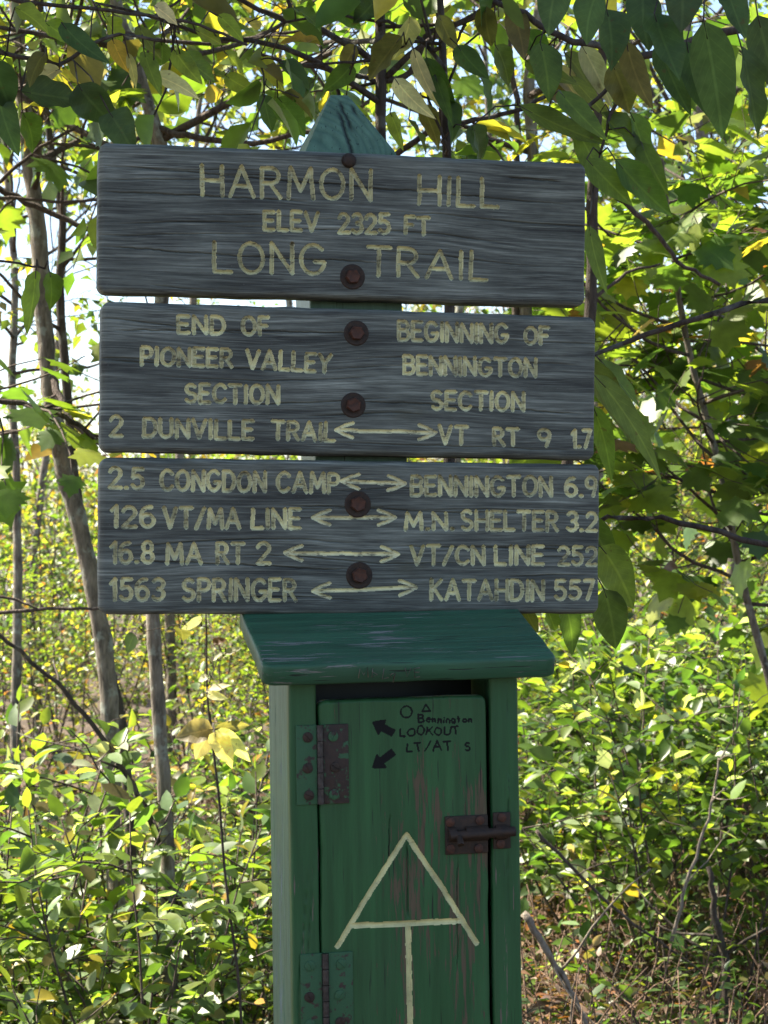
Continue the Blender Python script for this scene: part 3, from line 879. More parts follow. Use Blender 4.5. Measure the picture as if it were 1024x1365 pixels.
# latch: barrel bolt and keeper
lt = empty('latch', (0, 0, 0)); lt.parent = box
p = lambda x, y: face(x, y, YF)
x0, x1 = p(593, 1100)[0], p(650, 1100)[0]; z0, z1 = 1.5 + p(620, 1138)[1], 1.5 + p(620, 1087)[1]
a = MB(); a.box(x0, x1, YF - .0025, YF + .001, z0, z1, .001); link('back_plate', auto_smooth(a.mesh('plate')), M_RUST, lt)
kx0, kx1 = p(657, 1100)[0], p(680, 1100)[0]
a = MB(); a.box(kx0, kx1, YF - .0025, YF + .001, z0 + .004, z1 + .002, .001); link('keeper_plate', auto_smooth(a.mesh('plate')), M_RUST, lt)
zb = 1.5 + p(640, 1110)[1]
a = MB(); a.tube([(x0 + .004, YF - .008, zb - .001), (p(684, 1110)[0], YF - .008, zb + .001)], .0058, 14)
a.tube([(x0 + .014, YF - .008, zb), (x0 + .014, YF - .016, zb - .004), (x0 + .014, YF - .021, zb - .010)], [.0035, .0035, .0042], 8)
link('bolt_rod', auto_smooth(a.mesh('rod')), M_RUST, lt)
a = MB()
for xa, xb in ((x0 + .003, x0 + .012), (x1 - .028, x1 - .001), (kx0 + .002, kx1 - .006)):
    th = np.linspace(0, math.pi, 9)
    for xx0, xx1 in ((xa, xb),):
        V = []; r1, r2 = .0072, .0090
        for X in (xx0, xx1):
            for r in (r1, r2):
                for t in th: V.append((X, YF - .0015 - r * math.sin(t) * 1.25, zb + r * math.cos(t)))
        n = len(th); Q = []
        for i in range(n - 1):
            Q += [(n + i, n + i + 1, 3 * n + i + 1, 3 * n + i), (i + 1, i, 2 * n + i, 2 * n + i + 1), (i, i + 1, n + i + 1, n + i), (2 * n + i + 1, 2 * n + i, 3 * n + i, 3 * n + i + 1)]
        a.add(V, Q)
link('guide_loop', auto_smooth(a.mesh('loop')), M_RUST, lt)
for (xx, zz) in ((x0 + .006, z1 - .007), (x0 + .006, z0 + .007), (x1 - .010, z1 - .006), (x1 - .012, z0 + .006), ((kx0 + kx1) / 2, z1 - .004), ((kx0 + kx1) / 2 - .002, z0 + .010)):
    s_ = MB(); s_.lathe_y([(.0055, 0), (.0053, -.002), (.003, -.003)], (xx, YF - .0022, zz), 12); link('screw', auto_smooth(s_.mesh('screw')), M_RUST_RED, lt)


# ================================================================== vegetation
# ---- leaf shapes: (x along 0..1, y across, z lift), faces
def oval_leaf(n, fold=0.25, curl=0.25, base=0.62, tipw=0.9, wave=0.0):
    V, F = [], []
    ws = []
    for i in range(n + 1):
        t = i / n
        w = (t ** base) * ((1 - t) ** tipw)
        ws.append(w)
    mx = max(ws)
    for i in range(n + 1):
        t = i / n; w = 0.5 * ws[i] / mx
        z = -curl * t * t
        q = wave * math.sin(t * 16.0)
        V += [(t, -w, z + fold * w + q * w), (t, 0, z), (t, w, z + fold * w - q * w)]
    for i in range(n):
        a = 3 * i
        F += [(a, a + 3, a + 4, a + 1), (a + 1, a + 4, a + 5, a + 2)]
    return np.array(V), [np.array(F)]


def quad_leaf(fold=0.3, curl=0.2):
    V = np.array([(0, 0, 0), (.4, -.5, .5 * fold), (.5, 0, -.1 * curl), (.4, .5, .5 * fold), (1, 0, -curl)])
    return V, [np.array([(0, 1, 2), (0, 2, 3), (1, 4, 2), (2, 4, 3)])]


def maple_leaf():
    pts = [(0.0, 0.0), (.05, .16), (-.05, .36), (.16, .36), (.30, .60), (.42, .40), (.50, .50), (.56, .26), (.74, .30), (.80, .14), (1.0, 0.0)]
    out = [(x, y) for x, y in pts] + [(x, -y) for x, y in pts[-2:0:-1]]
    V = [(.22, 0, 0.0)] + [(x, y, -.18 * x * x - .22 * y * y) for x, y in out]
    n = len(out)
    F = [(0, 1 + (i + 1) % n, 1 + i) for i in range(n)]
    return np.array(V), [np.array(F)]


SHAPES = {
 'big': oval_leaf(11, 0.30, 0.26, 0.55, 0.95, 0.13), 'lance': oval_leaf(11, 0.35, 0.35, 0.6, 1.1, 0.12),
 'oval': oval_leaf(4, 0.3, 0.25, 0.55, 0.8), 'curled': oval_leaf(5, 0.8, 0.6, 0.6, 0.8, 0.25), 'small': quad_leaf(), 'maple': maple_leaf(), 'thin': quad_leaf(0.2, 0.5),
}


class Leaves:
    def __init__(s): s.d = {}
    def add(s, shape, p, d, n, L, w, c):
        s.d.setdefault(shape, []).append((*p, *d, *n, L, w, *c))
    def mesh(s, name, uvs=True):
        VV, FF, CC, UU, n0 = [], [], [], [], 0
        for shape, rows in s.d.items():
            a = np.array(rows); V, F = SHAPES[shape]; k = len(V); m = len(a)
            P, D, N = a[:, 0:3], unit(a[:, 3:6]), a[:, 6:9]
            N = unit(N - (N * D).sum(1, keepdims=True) * D); B = np.cross(N, D)
            L, W = a[:, 9], a[:, 10]
            vary = 0.2 + 1.9 * np.random.RandomState(m).rand(m)
            X = P[:, None] + (V[None, :, 0] * L[:, None])[..., None] * D[:, None] + (V[None, :, 1] * W[:, None])[..., None] * B[:, None] \
                + (V[None, :, 2] * (W * vary)[:, None])[..., None] * N[:, None]
            bend = (np.random.RandomState(m + 1).rand(m) - .5) * .5
            X = X + (bend[:, None] * (V[None, :, 0] ** 2) * L[:, None])[..., None] * B[:, None]
            VV.append(X.reshape(-1, 3)); CC.append(np.repeat(a[:, 11:14], k, 0)); UU.append(np.tile(V[:, :2], (m, 1)))
            for f in F: FF.append((np.arange(m)[:, None, None] * k + f[None] + n0).reshape(-1, f.shape[1]))
            n0 += m * k
        q = [f for f in FF if f.shape[1] == 4]; t = [f for f in FF if f.shape[1] == 3]
        F = ([np.vstack(q)] if q else []) + ([np.vstack(t)] if t else [])
        return np_mesh(name, np.vstack(VV), F, True, np.vstack(CC), np.vstack(UU))


# leaf colours (reflectance; the two pale sets also paint in gloss)
GREEN = [(.045, .085, .018), (.055, .105, .022), (.038, .075, .020), (.065, .115, .022)]
LIME = [(.11, .16, .022), (.14, .19, .028)] + [(.10, .16, .025), (.13, .19, .030), (.085, .145, .022), (.15, .20, .035)]
YELLOW = [(.26, .25, .035), (.32, .27, .04), (.22, .24, .04), (.30, .22, .04)]
OLIVE = [(.085, .085, .025), (.10, .09, .03), (.11, .10, .04)]
RUST = [(.16, .07, .03), (.12, .06, .03), (.22, .09, .03), (.10, .055, .035)]
PALE = [(.36, .34, .22), (.42, .38, .27), (.33, .33, .20)]  # pale dry leaves; on near hanging leaves, sunlit gloss put into the colour
PALEGREEN = [(.26, .32, .18), (.20, .27, .14), (.32, .36, .24)]  # pale undersides plus white leaf highlights painted as colour
MIDG = [(.065, .115, .025), (.085, .135, .028), (.075, .110, .03), (.10, .14, .03)]
DARKG = [(.042, .078, .028), (.050, .086, .032), (.038, .068, .026)]
BROWN = [(.14, .085, .055), (.10, .062, .042), (.19, .12, .08), (.075, .048, .034), (.24, .17, .12)]


def pick(rg, mix):
    tot = sum(w for _, w in mix); x = rg.random() * tot
    for pal, w in mix:
        x -= w
        if x <= 0: break
    c = rg.choice(pal); k = rg.uniform(.78, 1.25)
    return tuple(min(.8, v * k * rg.uniform(.92, 1.08)) for v in c)


def rvec(rg):
    while True:
        v = np.array((rg.uniform(-1, 1), rg.uniform(-1, 1), rg.uniform(-1, 1)))
        n = np.linalg.norm(v)
        if 0.1 < n < 1: return v / n


def wander(rg, p, d, L, n, jit, lift=0.0):
    P = [np.array(p, float)]; d = unit(d)
    for i in range(n):
        d = unit(d + rvec(rg) * jit + np.array((0, 0, lift)))
        P.append(P[-1] + d * L / n)
    return np.array(P)


def along(P, t):
    x = t * (len(P) - 1); i = min(int(x), len(P) - 2); f = x - i
    return P[i] * (1 - f) + P[i + 1] * f, unit(P[i + 1] - P[i])


def twig_leaves(rg, LV, P, step, size, asp, shape, mix, droop=0.35, flat=0.6, start=0.1, compound=0):
    ln = np.linalg.norm(np.diff(P, axis=0), axis=1).sum(); n = max(2, int(ln / step)); side = 1
    for i in range(n + 1):
        t = start + (1 - start) * i / n
        p, d = along(P, min(t, 1)); side = -side
        up = unit(np.array((rg.gauss(0, .35), rg.gauss(0, .35), 1.0)))
        lat = unit(np.cross(up, d)) * side
        dd = unit(lat * rg.uniform(.5, 1.1) + d * rg.uniform(.3, 1.0) + np.array((0, 0, -droop * rg.uniform(.2, 1.6))))
        if i == n: dd = unit(d + np.array((0, 0, -droop)))
        nn = unit(up * flat + rvec(rg) * (1 - flat) * 1.2)
        s = size * rg.uniform(.6, 1.25); c = pick(rg, mix)
        LV.add(shape, p + dd * s * .12, dd, nn, s, s * asp * rg.uniform(.85, 1.15), c)


def tree(name, label, trunk, w, spec, seed, mats=None, category='tree', group=None, extra=None, leafmat=None, shape='small'):
    """trunk: polyline in the world; w radii; limbs, twigs and leaves grown from it"""
    rg = random.Random(seed)
    T = np.array(trunk, float)
    base = T[0].copy()
    root = empty(name, base, 0, label, category, group)
    barkm, twigm = mats or (M_BARK, M_TWIG)
    # smooth trunk
    n = len(T); tt = np.linspace(0, n - 1, n * 5)
    S = np.stack([np.interp(tt, np.arange(n), T[:, k]) for k in range(3)], 1)
    for _ in range(3): S[1:-1] = (S[:-2] + 2 * S[1:-1] + S[2:]) / 4
    S[1:-1] += np.array([rvec(rg) * w[0] * .10 for _ in S[1:-1]])
    r = np.interp(np.linspace(0, 1, len(S)), np.linspace(0, 1, len(w)), w) * np.array([rg.uniform(.93, 1.08) for _ in S])
    tm = MB(); tm.tube(S - base, r, 10)
    bm_, LV = MB(), Leaves()
    for e in (extra or []):                       # limbs surveyed one by one: points, radius, leafy 0..1
        P = np.array(e[0], float); kk = int(np.argmin(((S - P[0]) ** 2).sum(1))); P = np.vstack([S[kk:kk + 1], P[1:] if np.linalg.norm(S[kk] - P[0]) < .12 else P]); P = np.stack([np.interp(np.linspace(0, len(P) - 1, len(P) * 4), np.arange(len(P)), P[:, k]) for k in range(3)], 1)
        P[1:-1] += np.array([rvec(rg) * e[1] * .45 for _ in P[1:-1]])
        bm_.tube(P - base, np.linspace(e[1], e[1] * .55, len(P)), 7)
        for j in range(int(e[2] * .8)):
            p, d = along(P, rg.uniform(.15, 1)); dd = unit(d * .5 + rvec(rg))
            Q = wander(rg, p, dd, rg.uniform(.12, .4), 5, .25, spec.get('lift3', -.05))
            bm_.tube(Q - base, np.linspace(.0035, .0012, len(Q)), 4)
            twig_leaves(rg, LV, Q - base, spec['step'], spec['size'], spec['asp'], shape, spec['mix'], spec.get('droop', .35), spec.get('flat', .6))
    zs = S[:, 2]
    ga = rg.uniform(0, 6)
    for i in range(spec.get('n1', 0)):
        z = spec['z0'] + (spec['z1'] - spec['z0']) * ((i + rg.random()) / spec['n1'])
        k = int(np.argmin(np.abs(zs - z))); p = S[k]; ga += 2.4 + rg.uniform(-.6, .6)
        el = rg.uniform(*spec.get('el', (.1, .7)))
        d = np.array((math.cos(ga) * math.cos(el), math.sin(ga) * math.cos(el), math.sin(el)))
        if d[0] < 0 and rg.random() < spec.get('lopsided', 0): d[0] = -d[0]
        L1 = spec['l1'] * rg.uniform(.6, 1.2)
        P = wander(rg, p, d, L1, 8, .20, spec.get('lift', .03)); r1 = min(r[k] * .6, spec.get('r1', .012))
        bm_.tube(P - base, np.linspace(r1, r1 * .3, len(P)), 6)
        for j in range(spec['n2']):
            t = rg.uniform(.2, 1.0); p2, d2 = along(P, t)
            d3 = unit(d2 * .6 + rvec(rg) * .9)
            Q = wander(rg, p2, d3, spec['l2'] * rg.uniform(.5, 1.2), 6, .25, spec.get('lift', .03))
            r2 = r1 * .4
            bm_.tube(Q - base, np.linspace(r2, r2 * .35, len(Q)), 5)
            for q in range(spec.get('n3', 0)):
                p3, d4 = along(Q, rg.uniform(.2, 1)); U = wander(rg, p3, unit(d4 * .6 + rvec(rg) * .9), spec['l2'] * .5 * rg.uniform(.5, 1.2), 5, .3, spec.get('lift3', -.02))
                bm_.tube(U - base, np.linspace(max(r2 * .45, .0013), .0009, len(U)), 4)
                if rg.random() < spec.get('leafy', 1): twig_leaves(rg, LV, U - base, spec['step'], spec['size'], spec['asp'], shape, spec['mix'], spec.get('droop', .35), spec.get('flat', .6))
            if rg.random() < spec.get('leafy', 1): twig_leaves(rg, LV, Q - base, spec['step'], spec['size'], spec['asp'], shape, spec['mix'], spec.get('droop', .35), spec.get('flat', .6), .25)
    link('trunk', tm.mesh('trunk'), barkm, root)
    if bm_.n: link('branches', bm_.mesh('branches'), twigm, root)
    if LV.d: link('crown', LV.mesh('crown'), leafmat or M_LEAF, root)
    return root


def pix(Y, *pts):
    return [at(x, y, Y) for x, y in pts]


def ground_z(x, y):
    return 0.0


def rooted(Y, pts):
    """trunk polyline from the survey, carried down to the ground"""
    P = pix(Y, *pts)
    p0 = P[0].copy(); d = unit(P[0] - P[1]) if P[0][2] < P[1][2] else np.array((0, 0, -1.0))
    f = np.array((p0[0] + d[0] * .15, p0[1], -0.03))
    return [f] + P


# ------------------------------------------------------------------ ground
gs = 400
nx = 60
xs = np.concatenate([-np.geomspace(gs, 4, 18), np.linspace(-3.5, 3.5, 24), np.geomspace(4, gs, 18)])
ys = np.concatenate([-np.geomspace(gs, 3, 14), np.linspace(-2, 16, 46), np.geomspace(17, gs, 18)])
GX, GY = np.meshgrid(xs, ys)
rs_ = np.random.RandomState(5)
GZ = np.where((np.abs(GX) < 30) & (np.abs(GY) < 40), rs_.rand(*GX.shape) * .05 - .05, 0) - np.clip(GY - 30, 0, 400) * .04
idx = np.arange(GX.size).reshape(GX.shape)
me = np_mesh('ground', np.stack([GX, GY, GZ], -1).reshape(-1, 3), np.stack([idx[:-1, :-1], idx[:-1, 1:], idx[1:, 1:], idx[1:, :-1]], -1).reshape(-1, 4))
gm, t_, b_ = nmat('forest_floor'); N = NT(t_); tc = N.n('ShaderNodeTexCoord').outputs['Object']
gf = N.math('ADD', N.math('MULTIPLY', N.noise(tc, 38, 6, .7), .6), N.math('MULTIPLY', N.noise(tc, 3.5, 4, .6), .4))
N.L(N.ramp(gf, [(.35, (.028, .019, .013)), (.5, (.075, .050, .033)), (.62, (.125, .088, .055)), (.72, (.07, .085, .03))]), b_.inputs['Base Color'])
b_.inputs['Roughness'].default_value = .95
N.L(N.bump(gf, 1.0, .03), b_.inputs['Normal'])
tag(link('ground', me, gm), kind='structure')

# leaf litter and dead stalks on the ground
rg = random.Random(91)
LV = Leaves()
for i in range(9000):
    y = 3.2 + 11 * rg.random() ** 1.3; x = rg.uniform(-1, 1) * (y * .24 + 1.0)
    LV.add('curled', (x, y, rg.uniform(0, .06)), (*(rvec(rg)[:2]), rg.uniform(-.2, .3)), (rg.gauss(0, .5), rg.gauss(0, .5), 1), rg.uniform(.03, .075), rg.uniform(.018, .04), pick(rg, [(BROWN, 5), (RUST, 1.5), (OLIVE, .8), (YELLOW, .3)]))
tag(link('leaf_litter', LV.mesh('litter'), M_LEAF_DRY), kind='stuff')
st = MB()
for i in range(3400):
    right = rg.random() < .78
    y = rg.uniform(4.0, 9.5); x = (rg.uniform(.02, .24) if right else rg.uniform(-.24, .0)) * y + rg.uniform(-.1, .4 if right else .1)
    h = rg.uniform(.12, .58); d = unit(np.array((rg.gauss(0, .55), rg.gauss(0, .4), 1)))
    P = wander(rg, (x, y, 0), d, h, 5, .28, -.05)
    st.tube(P, np.linspace(.0028, .0012, len(P)) * rg.uniform(.6, 1.5), 4)
tag(link('dead_stalks', st.mesh('stalks'), bark_material('dry_brown_stalk', (.085, .052, .036), (.26, .17, .12), 3.0)), kind='stuff')

# brown withered fern and bramble mass, low, mostly right
LV = Leaves()
for i in range(900):
    right = rg.random() < .82
    y = rg.uniform(4.2, 9.5); x = (rg.uniform(.03, .23) if right else rg.uniform(-.22, .02)) * y + rg.uniform(-.1, .3 if right else .1)
    P = wander(rg, (x, y, 0), (rg.gauss(0, .6), rg.gauss(0, .6), 1.0), rg.uniform(.25, .68), 9, .22, -.12)
    c = [(BROWN, 5), (RUST, 2)] if rg.random() < .72 else [(GREEN, 2), (LIME, 1), (OLIVE, 1)]
    nL = 26
    for k in range(nL):
        t = .2 + .8 * k / nL; p, d = along(P, t); s = 1 if k % 2 else -1
        lat = unit(np.cross(d, (0, 0, 1)) + 1e-4) * s
        dd = unit(lat + d * .4 + rvec(rg) * .35); L = .085 * (1.15 - t) * rg.uniform(.6, 1.2) + .012
        LV.add('thin', p, dd, unit(np.array((0, 0, 1)) + rvec(rg) * .5), L, L * .32, pick(rg, c))
tag(link('withered_ferns', LV.mesh('ferns'), M_LEAF_DRY), kind='stuff')

# ------------------------------------------------------------------ shrubs
def shrub_meshes(seed, h, spread, nst, size, asp, shape, mix, step, dense=3, droop=.25, flat=.7, lo=.25):
    rg = random.Random(seed); bm_, LV = MB(), Leaves()
    for i in range(nst):
        a = rg.uniform(0, 6.28); o = spread * .3 * rg.random()
        d = np.array((math.cos(a) * spread / h * rg.uniform(.1, 1.0), math.sin(a) * spread / h * rg.uniform(.1, 1.0), 1.0))
        P = wander(rg, (math.cos(a) * o, math.sin(a) * o, -.02), d, h * rg.uniform(.65, 1.1), 7, .16, .0)
        bm_.tube(P, np.linspace(.0055, .0018, len(P)) * (h ** .5), 5)
        for j in range(dense):
            p, d2 = along(P, rg.uniform(lo, 1)); Q = wander(rg, p, unit(d2 * .5 + rvec(rg) * np.array((1, 1, .5))), h * rg.uniform(.14, .38), 5, .25, -.01)
            bm_.tube(Q, np.linspace(.0024, .001, len(Q)), 4)
            twig_leaves(rg, LV, Q, step, size, asp, shape, mix, droop, flat)
        twig_leaves(rg, LV, P, step * 1.3, size, asp, shape, mix, droop, flat, max(.35, lo))
    return bm_.mesh('stems'), LV.mesh('foliage')


def shrubs(name, label, cat, group, variants, spots, seed, leafmat=M_LEAF):
    rg = random.Random(seed); protos = []
    for v in variants:
        s_, f_ = shrub_meshes(**v)
        r = empty(name, (0, 0, 0), 0, label, cat, group); link('stems', s_, M_TWIG, r); link('foliage', f_, leafmat, r)
        protos.append([r, False])
    for i, (x, y, sc) in enumerate(spots):
        pr = protos[i % len(protos)]
        if not pr[1]: o = pr[0]; pr[1] = True
        else:
            o = pr[0].copy(); COL.objects.link(o)
            for ch in pr[0].children:
                c = ch.copy(); COL.objects.link(c); c.parent = o
        o.location = (x, y, 0); o.rotation_euler = (rg.gauss(0, .06), rg.gauss(0, .06), rg.uniform(0, 6.28)); o.scale = (sc, sc, sc * rg.uniform(.9, 1.15))
    for pr in protos:
        if not pr[1]:
            for ch in list(pr[0].children): bpy.data.objects.remove(ch)
            bpy.data.objects.remove(pr[0])


def spread_spots(rg, n, y0, y1, fx0, fx1, s0, s1, mind=.25):
    out = []
    for _ in range(n * 30):
        if len(out) >= n: break
        y = rg.uniform(y0, y1); x = y * rg.uniform(fx0, fx1)
        if all((x - a) ** 2 + (y - b) ** 2 > mind ** 2 for a, b, _ in out): out.append((x, y, rg.uniform(s0, s1)))
    return out

rg = random.Random(5)
# bright low bramble at lower left
shrubs('bramble_bush', 'low sunlit bramble bush with small pale green leaves in the thicket left of the box', 'bush', 'low bramble bushes left of the box',
       [dict(seed=s_, h=.62, spread=.42, nst=12, size=.044, asp=.6, shape='oval', mix=[(GREEN, 2.6), (LIME, 4.6), (OLIVE, .6), (YELLOW, .45), (PALEGREEN, 1.3), (BROWN, .6)], step=.033, dense=4, flat=.85, droop=.12, lo=.4) for s_ in (1, 2, 3)],
       spread_spots(rg, 36, 4.6, 7.6, -.27, -.02, .75, 1.15, .27) + spread_spots(rg, 9, 3.9, 4.8, -.25, -.05, .6, .85, .25), 11)
# oval-leaved shrubs at right, waist high
shrubs('leafy_shrub', 'waist-high shrub with smooth oval green leaves in the thicket right of the box', 'bush', 'oval-leaved shrubs right of the box',
       [dict(seed=s_, h=1.15, spread=.5, nst=9, size=.066, asp=.58, shape='oval', mix=[(GREEN, 4), (LIME, 3.2), (YELLOW, .2), (PALEGREEN, .9)], step=.042, dense=6, droop=.1, flat=.75, lo=.42) for s_ in (21, 22, 23)],
       spread_spots(rg, 19, 5.4, 8.2, .05, .30, .82, 1.12, .36), 12)
shrubs('sapling_bush', 'bright green metre-high bush hiding the foot of the trunks left of the box', 'bush', 'bushes before the trunks left of the box',
       [dict(seed=s_, h=.98, spread=.36, nst=8, size=.06, asp=.55, shape='oval', mix=[(GREEN, 3), (LIME, 4), (PALEGREEN, 1), (OLIVE, .6), (YELLOW, .3)], step=.038, dense=5, droop=.15, flat=.75, lo=.3) for s_ in (51, 52)],
       [(-.74, 4.25, .95), (-.52, 4.15, .88), (-.92, 4.7, 1.05), (-.40, 4.7, .92), (-.63, 4.75, 1.0), (-1.15, 5.2, 1.0)], 15)
# taller yellowing shrubs behind, left and centre
shrubs('yellowing_shrub', 'tall thin shrub with small yellow-green autumn leaves in the thicket behind the signpost', 'bush', 'yellowing shrubs behind the signpost',
       [dict(seed=s_, h=1.75, spread=.6, nst=9, size=.045, asp=.62, shape='small', mix=[(LIME, 5), (YELLOW, 1.8), (GREEN, 2), (OLIVE, .7), (RUST, .3)], step=.040, dense=12) for s_ in (31, 32, 33)],
       spread_spots(rg, 40, 8.0, 14.0, -.30, .28, .62, 1.08, .45), 13)
shrubs('undergrowth_bush', 'knee-high bush with mixed green leaves on the brown forest floor', 'bush', 'knee-high bushes between the taller shrubs',
       [dict(seed=s_, h=.55, spread=.4, nst=8, size=.05, asp=.55, shape='oval', mix=[(GREEN, 3), (LIME, 1.2), (OLIVE, 1), (BROWN, .5)], step=.045, dense=3) for s_ in (41, 42)],
       spread_spots(rg, 32, 4.4, 7.5, .04, .28, .5, 1.05, .26) + spread_spots(rg, 10, 6.5, 10, -.28, .02, .8, 1.5, .4), 14)

# far woods: thin pale stems and yellow-green leaves that read as one mass
rg = random.Random(77)
LV, st = Leaves(), MB()
for i in range(420):
    y = rg.uniform(15, 34); x = y * rg.uniform(-.36, .36)
    hmax = (2.0 if x < -.02 * y else 3.4) * rg.uniform(.55, 1.15) * (y / 20)
    gz = -max(0, y - 30) * .04
    P = wander(rg, (x, y, gz), (rg.gauss(0, .15), rg.gauss(0, .15), 1), hmax, 7, .14, .02)
    st.tube(P, np.linspace(.03, .006, len(P)) * rg.uniform(.5, 1.2), 5)
    for k in range(6):
        p, d = along(P, rg.uniform(.3, 1)); Q = wander(rg, p, unit(d + rvec(rg) * .9), hmax * .3, 5, .25, .03)
        st.tube(Q, np.linspace(.009, .003, len(Q)), 4)
        mix = [(LIME, 4.4), (YELLOW, 2.6), (GREEN, 1.4), (OLIVE, .7), (RUST, .4)]
        for q in range(28):
            p2, _ = along(Q, rg.random()); LV.add('small', p2 + rvec(rg) * .16, rvec(rg), unit(np.array((0, 0, 1)) + rvec(rg) * .8), rg.uniform(.07, .12), rg.uniform(.045, .08), pick(rg, mix))
tag(link('far_thicket_stems', st.mesh('stems'), bark_material('pale_far_stem', (.12, .095, .085), (.30, .25, .22), .4)), kind='stuff')
tag(link('far_thicket_foliage', LV.mesh('foliage'), M_LEAF), kind='stuff')

# ------------------------------------------------------------------ trees
CAN = dict(step=.062, size=.075, asp=.6, mix=[(LIME, 5), (GREEN, 2), (YELLOW, 2), (OLIVE, .5)], droop=.5, flat=.55)
tree('leaning_tree', 'leaning grey tree trunk at far left, brightly lit along one edge, rising past the boards', 
     rooted(5.2, [(150, 1000), (140, 860), (112, 720), (83, 620), (66, 520), (58, 420), (50, 300), (38, 200), (25, 60), (10, -150), (-10, -500)]),
     [.023, .023, .023, .022, .020, .014], dict(CAN, lopsided=.8, n1=7, z0=2.3, z1=2.9, l1=.65, n2=4, l2=.5, n3=3, r1=.011), 101,
     extra=[(pix(5.1, (60, 500), (95, 560), (130, 590), (180, 600)), .011, 3), (pix(5.2, (66, 560), (30, 575), (-40, 580)), .007, 2)])
tree('thin_sapling', 'thin dark sapling stem close beside the leaning grey trunk at left',
     rooted(5.7, [(165, 960), (142, 880), (113, 740), (95, 600), (85, 470), (78, 380), (86, 300), (60, 150), (50, -100)]),
     [.015, .014, .012, .008], dict(CAN, lopsided=.6, n1=8, z0=2.0, z1=2.8, l1=.6, n2=3, l2=.4, n3=2, r1=.006, leafy=.55), 102, (M_BARK_DARK, M_TWIG), 'sapling')
tree('forked_tree', 'forked grey tree showing left of the box lid, its dark top above the first board',
     rooted(4.6, [(222, 1090), (212, 960), (203, 830), (202, 640), (216, 400), (226, 230), (197, 140), (163, 30), (130, -80), (100, -400)]),
     [.017, .016, .016, .017, .014, .008], dict(CAN, n1=9, z0=2.25, z1=2.9, l1=.7, n2=4, l2=.45, n3=3, r1=.010), 103, (M_BARK, M_TWIG),
     extra=[(pix(4.55, (172, 165), (255, 183), (330, 194), (430, 172), (520, 120)), .0085, 3), (pix(4.6, (205, 170), (160, 200), (60, 190)), .006, 3), (pix(4.4, (140, 40), (260, 60), (420, 40), (560, 80)), .006, 6)])
tree('slim_sapling', 'slim dark sapling rising straight behind the signpost and topping its pointed post',
     rooted(3.3, [(512, 1300), (509, 700), (508, 190), (508, 40), (500, -80), (505, -400)]),
     [.011, .010, .009, .006], dict(CAN, n1=9, z0=2.15, z1=2.5, l1=.6, n2=3, l2=.3, n3=2, r1=.006, size=.07, droop=.3, mix=[(GREEN, 2), (LIME, 4), (YELLOW, 1.3), (OLIVE, .8)]), 104, (M_BARK_DARK, M_BARK_DARK), 'sapling',
     extra=[(pix(3.2, (508, 195), (580, 167), (640, 160), (692, 148), (760, 110)), .0052, 4), (pix(3.3, (508, 108), (460, 96), (400, 88), (325, 66)), .0045, 2),
            (pix(3.25, (514, 62), (430, 42), (345, 12), (250, -40)), .006, 2), (pix(3.3, (508, 106), (545, 100), (570, 45), (622, 28), (680, -10)), .006, 3), (pix(3.3, (622, 30), (612, 48), (605, 70)), .0035, 0)], shape='oval')
tree('twin_stemmed_tree', 'pale twin-stemmed tree standing behind the right half of the top board',
     rooted(5.0, [(600, 1150), (640, 900), (690, 600), (712, 215), (703, 120), (715, 40), (735, -120), (750, -400)]),
     [.018, .016, .015, .013, .008], dict(CAN, n1=5, z0=2.3, z1=2.9, l1=.7, n2=4, l2=.45, n3=3, r1=.009), 105, (M_BARK, M_TWIG),
     extra=[(pix(5.0, (690, 600), (686, 430), (689, 215), (688, 130), (670, -40)), .011, 3)])
tree('dark_trunked_tree', 'dark thin trunk close to the right ends of the boards, half hidden by drooping leaves',
     rooted(4.2, [(560, 1300), (650, 1000), (745, 690), (789, 420), (789, 300), (792, 200), (806, 60), (800, -200)]),
     [.014, .013, .012, .008], dict(CAN, n1=4, z0=2.3, z1=2.7, l1=.6, n2=3, l2=.4, n3=2, r1=.008), 106, (M_BARK_DARK, M_TWIG),
     extra=[(pix(4.25, (791, 240), (830, 268), (865, 300), (905, 350), (960, 380)), .007, 1), (pix(4.2, (790, 395), (840, 360), (880, 352)), .004, 1)])
tree('bare_tree', 'nearly bare pale tree with a fan of fine twigs against the sky at upper right', 
     rooted(8.5, [(985, 900), (965, 500), (945, 245), (932, 150), (918, 60), (905, -60), (890, -260)]),
     [.034, .030, .026, .020, .010], dict(CAN, n1=16, z0=2.3, z1=4.4, l1=1.2, n2=5, l2=.7, n3=3, r1=.014, leafy=.08, el=(.4, 1.1)), 107, (M_BARK, M_BARK_DARK))
tree('bare_tree', 'sparse twiggy tree against the white sky at the left edge', 
     rooted(8.0, [(20, 1000), (25, 700), (15, 500), (22, 380), (10, 250), (0, 100), (-10, -60)]),
     [.022, .018, .015, .012, .008], dict(CAN, n1=16, z0=1.9, z1=3.2, l1=.8, n2=5, l2=.5, n3=3, r1=.008, leafy=.72, el=(.0, .9), size=.06), 117, (M_BARK, M_TWIG))
MAPLE = dict(step=.075, size=.085, asp=1.05, mix=[(GREEN, 2.6), (LIME, 4.5), (YELLOW, .5), (RUST, .2)], droop=.28, flat=.78)
tree('maple_sapling', 'young maple with lobed sunlit green leaves filling the space right of the boards',
     rooted(4.9, [(1075, 1150), (1030, 920), (985, 760), (965, 640), (925, 500), (905, 400), (893, 300), (880, 200)]),
     [.010, .009, .008, .005], dict(MAPLE, n1=24, z0=1.25, z1=2.25, l1=.6, n2=5, l2=.32, n3=1, r1=.007, el=(-.05, .5)), 108, (M_BARK, M_TWIG), 'sapling', shape='maple')
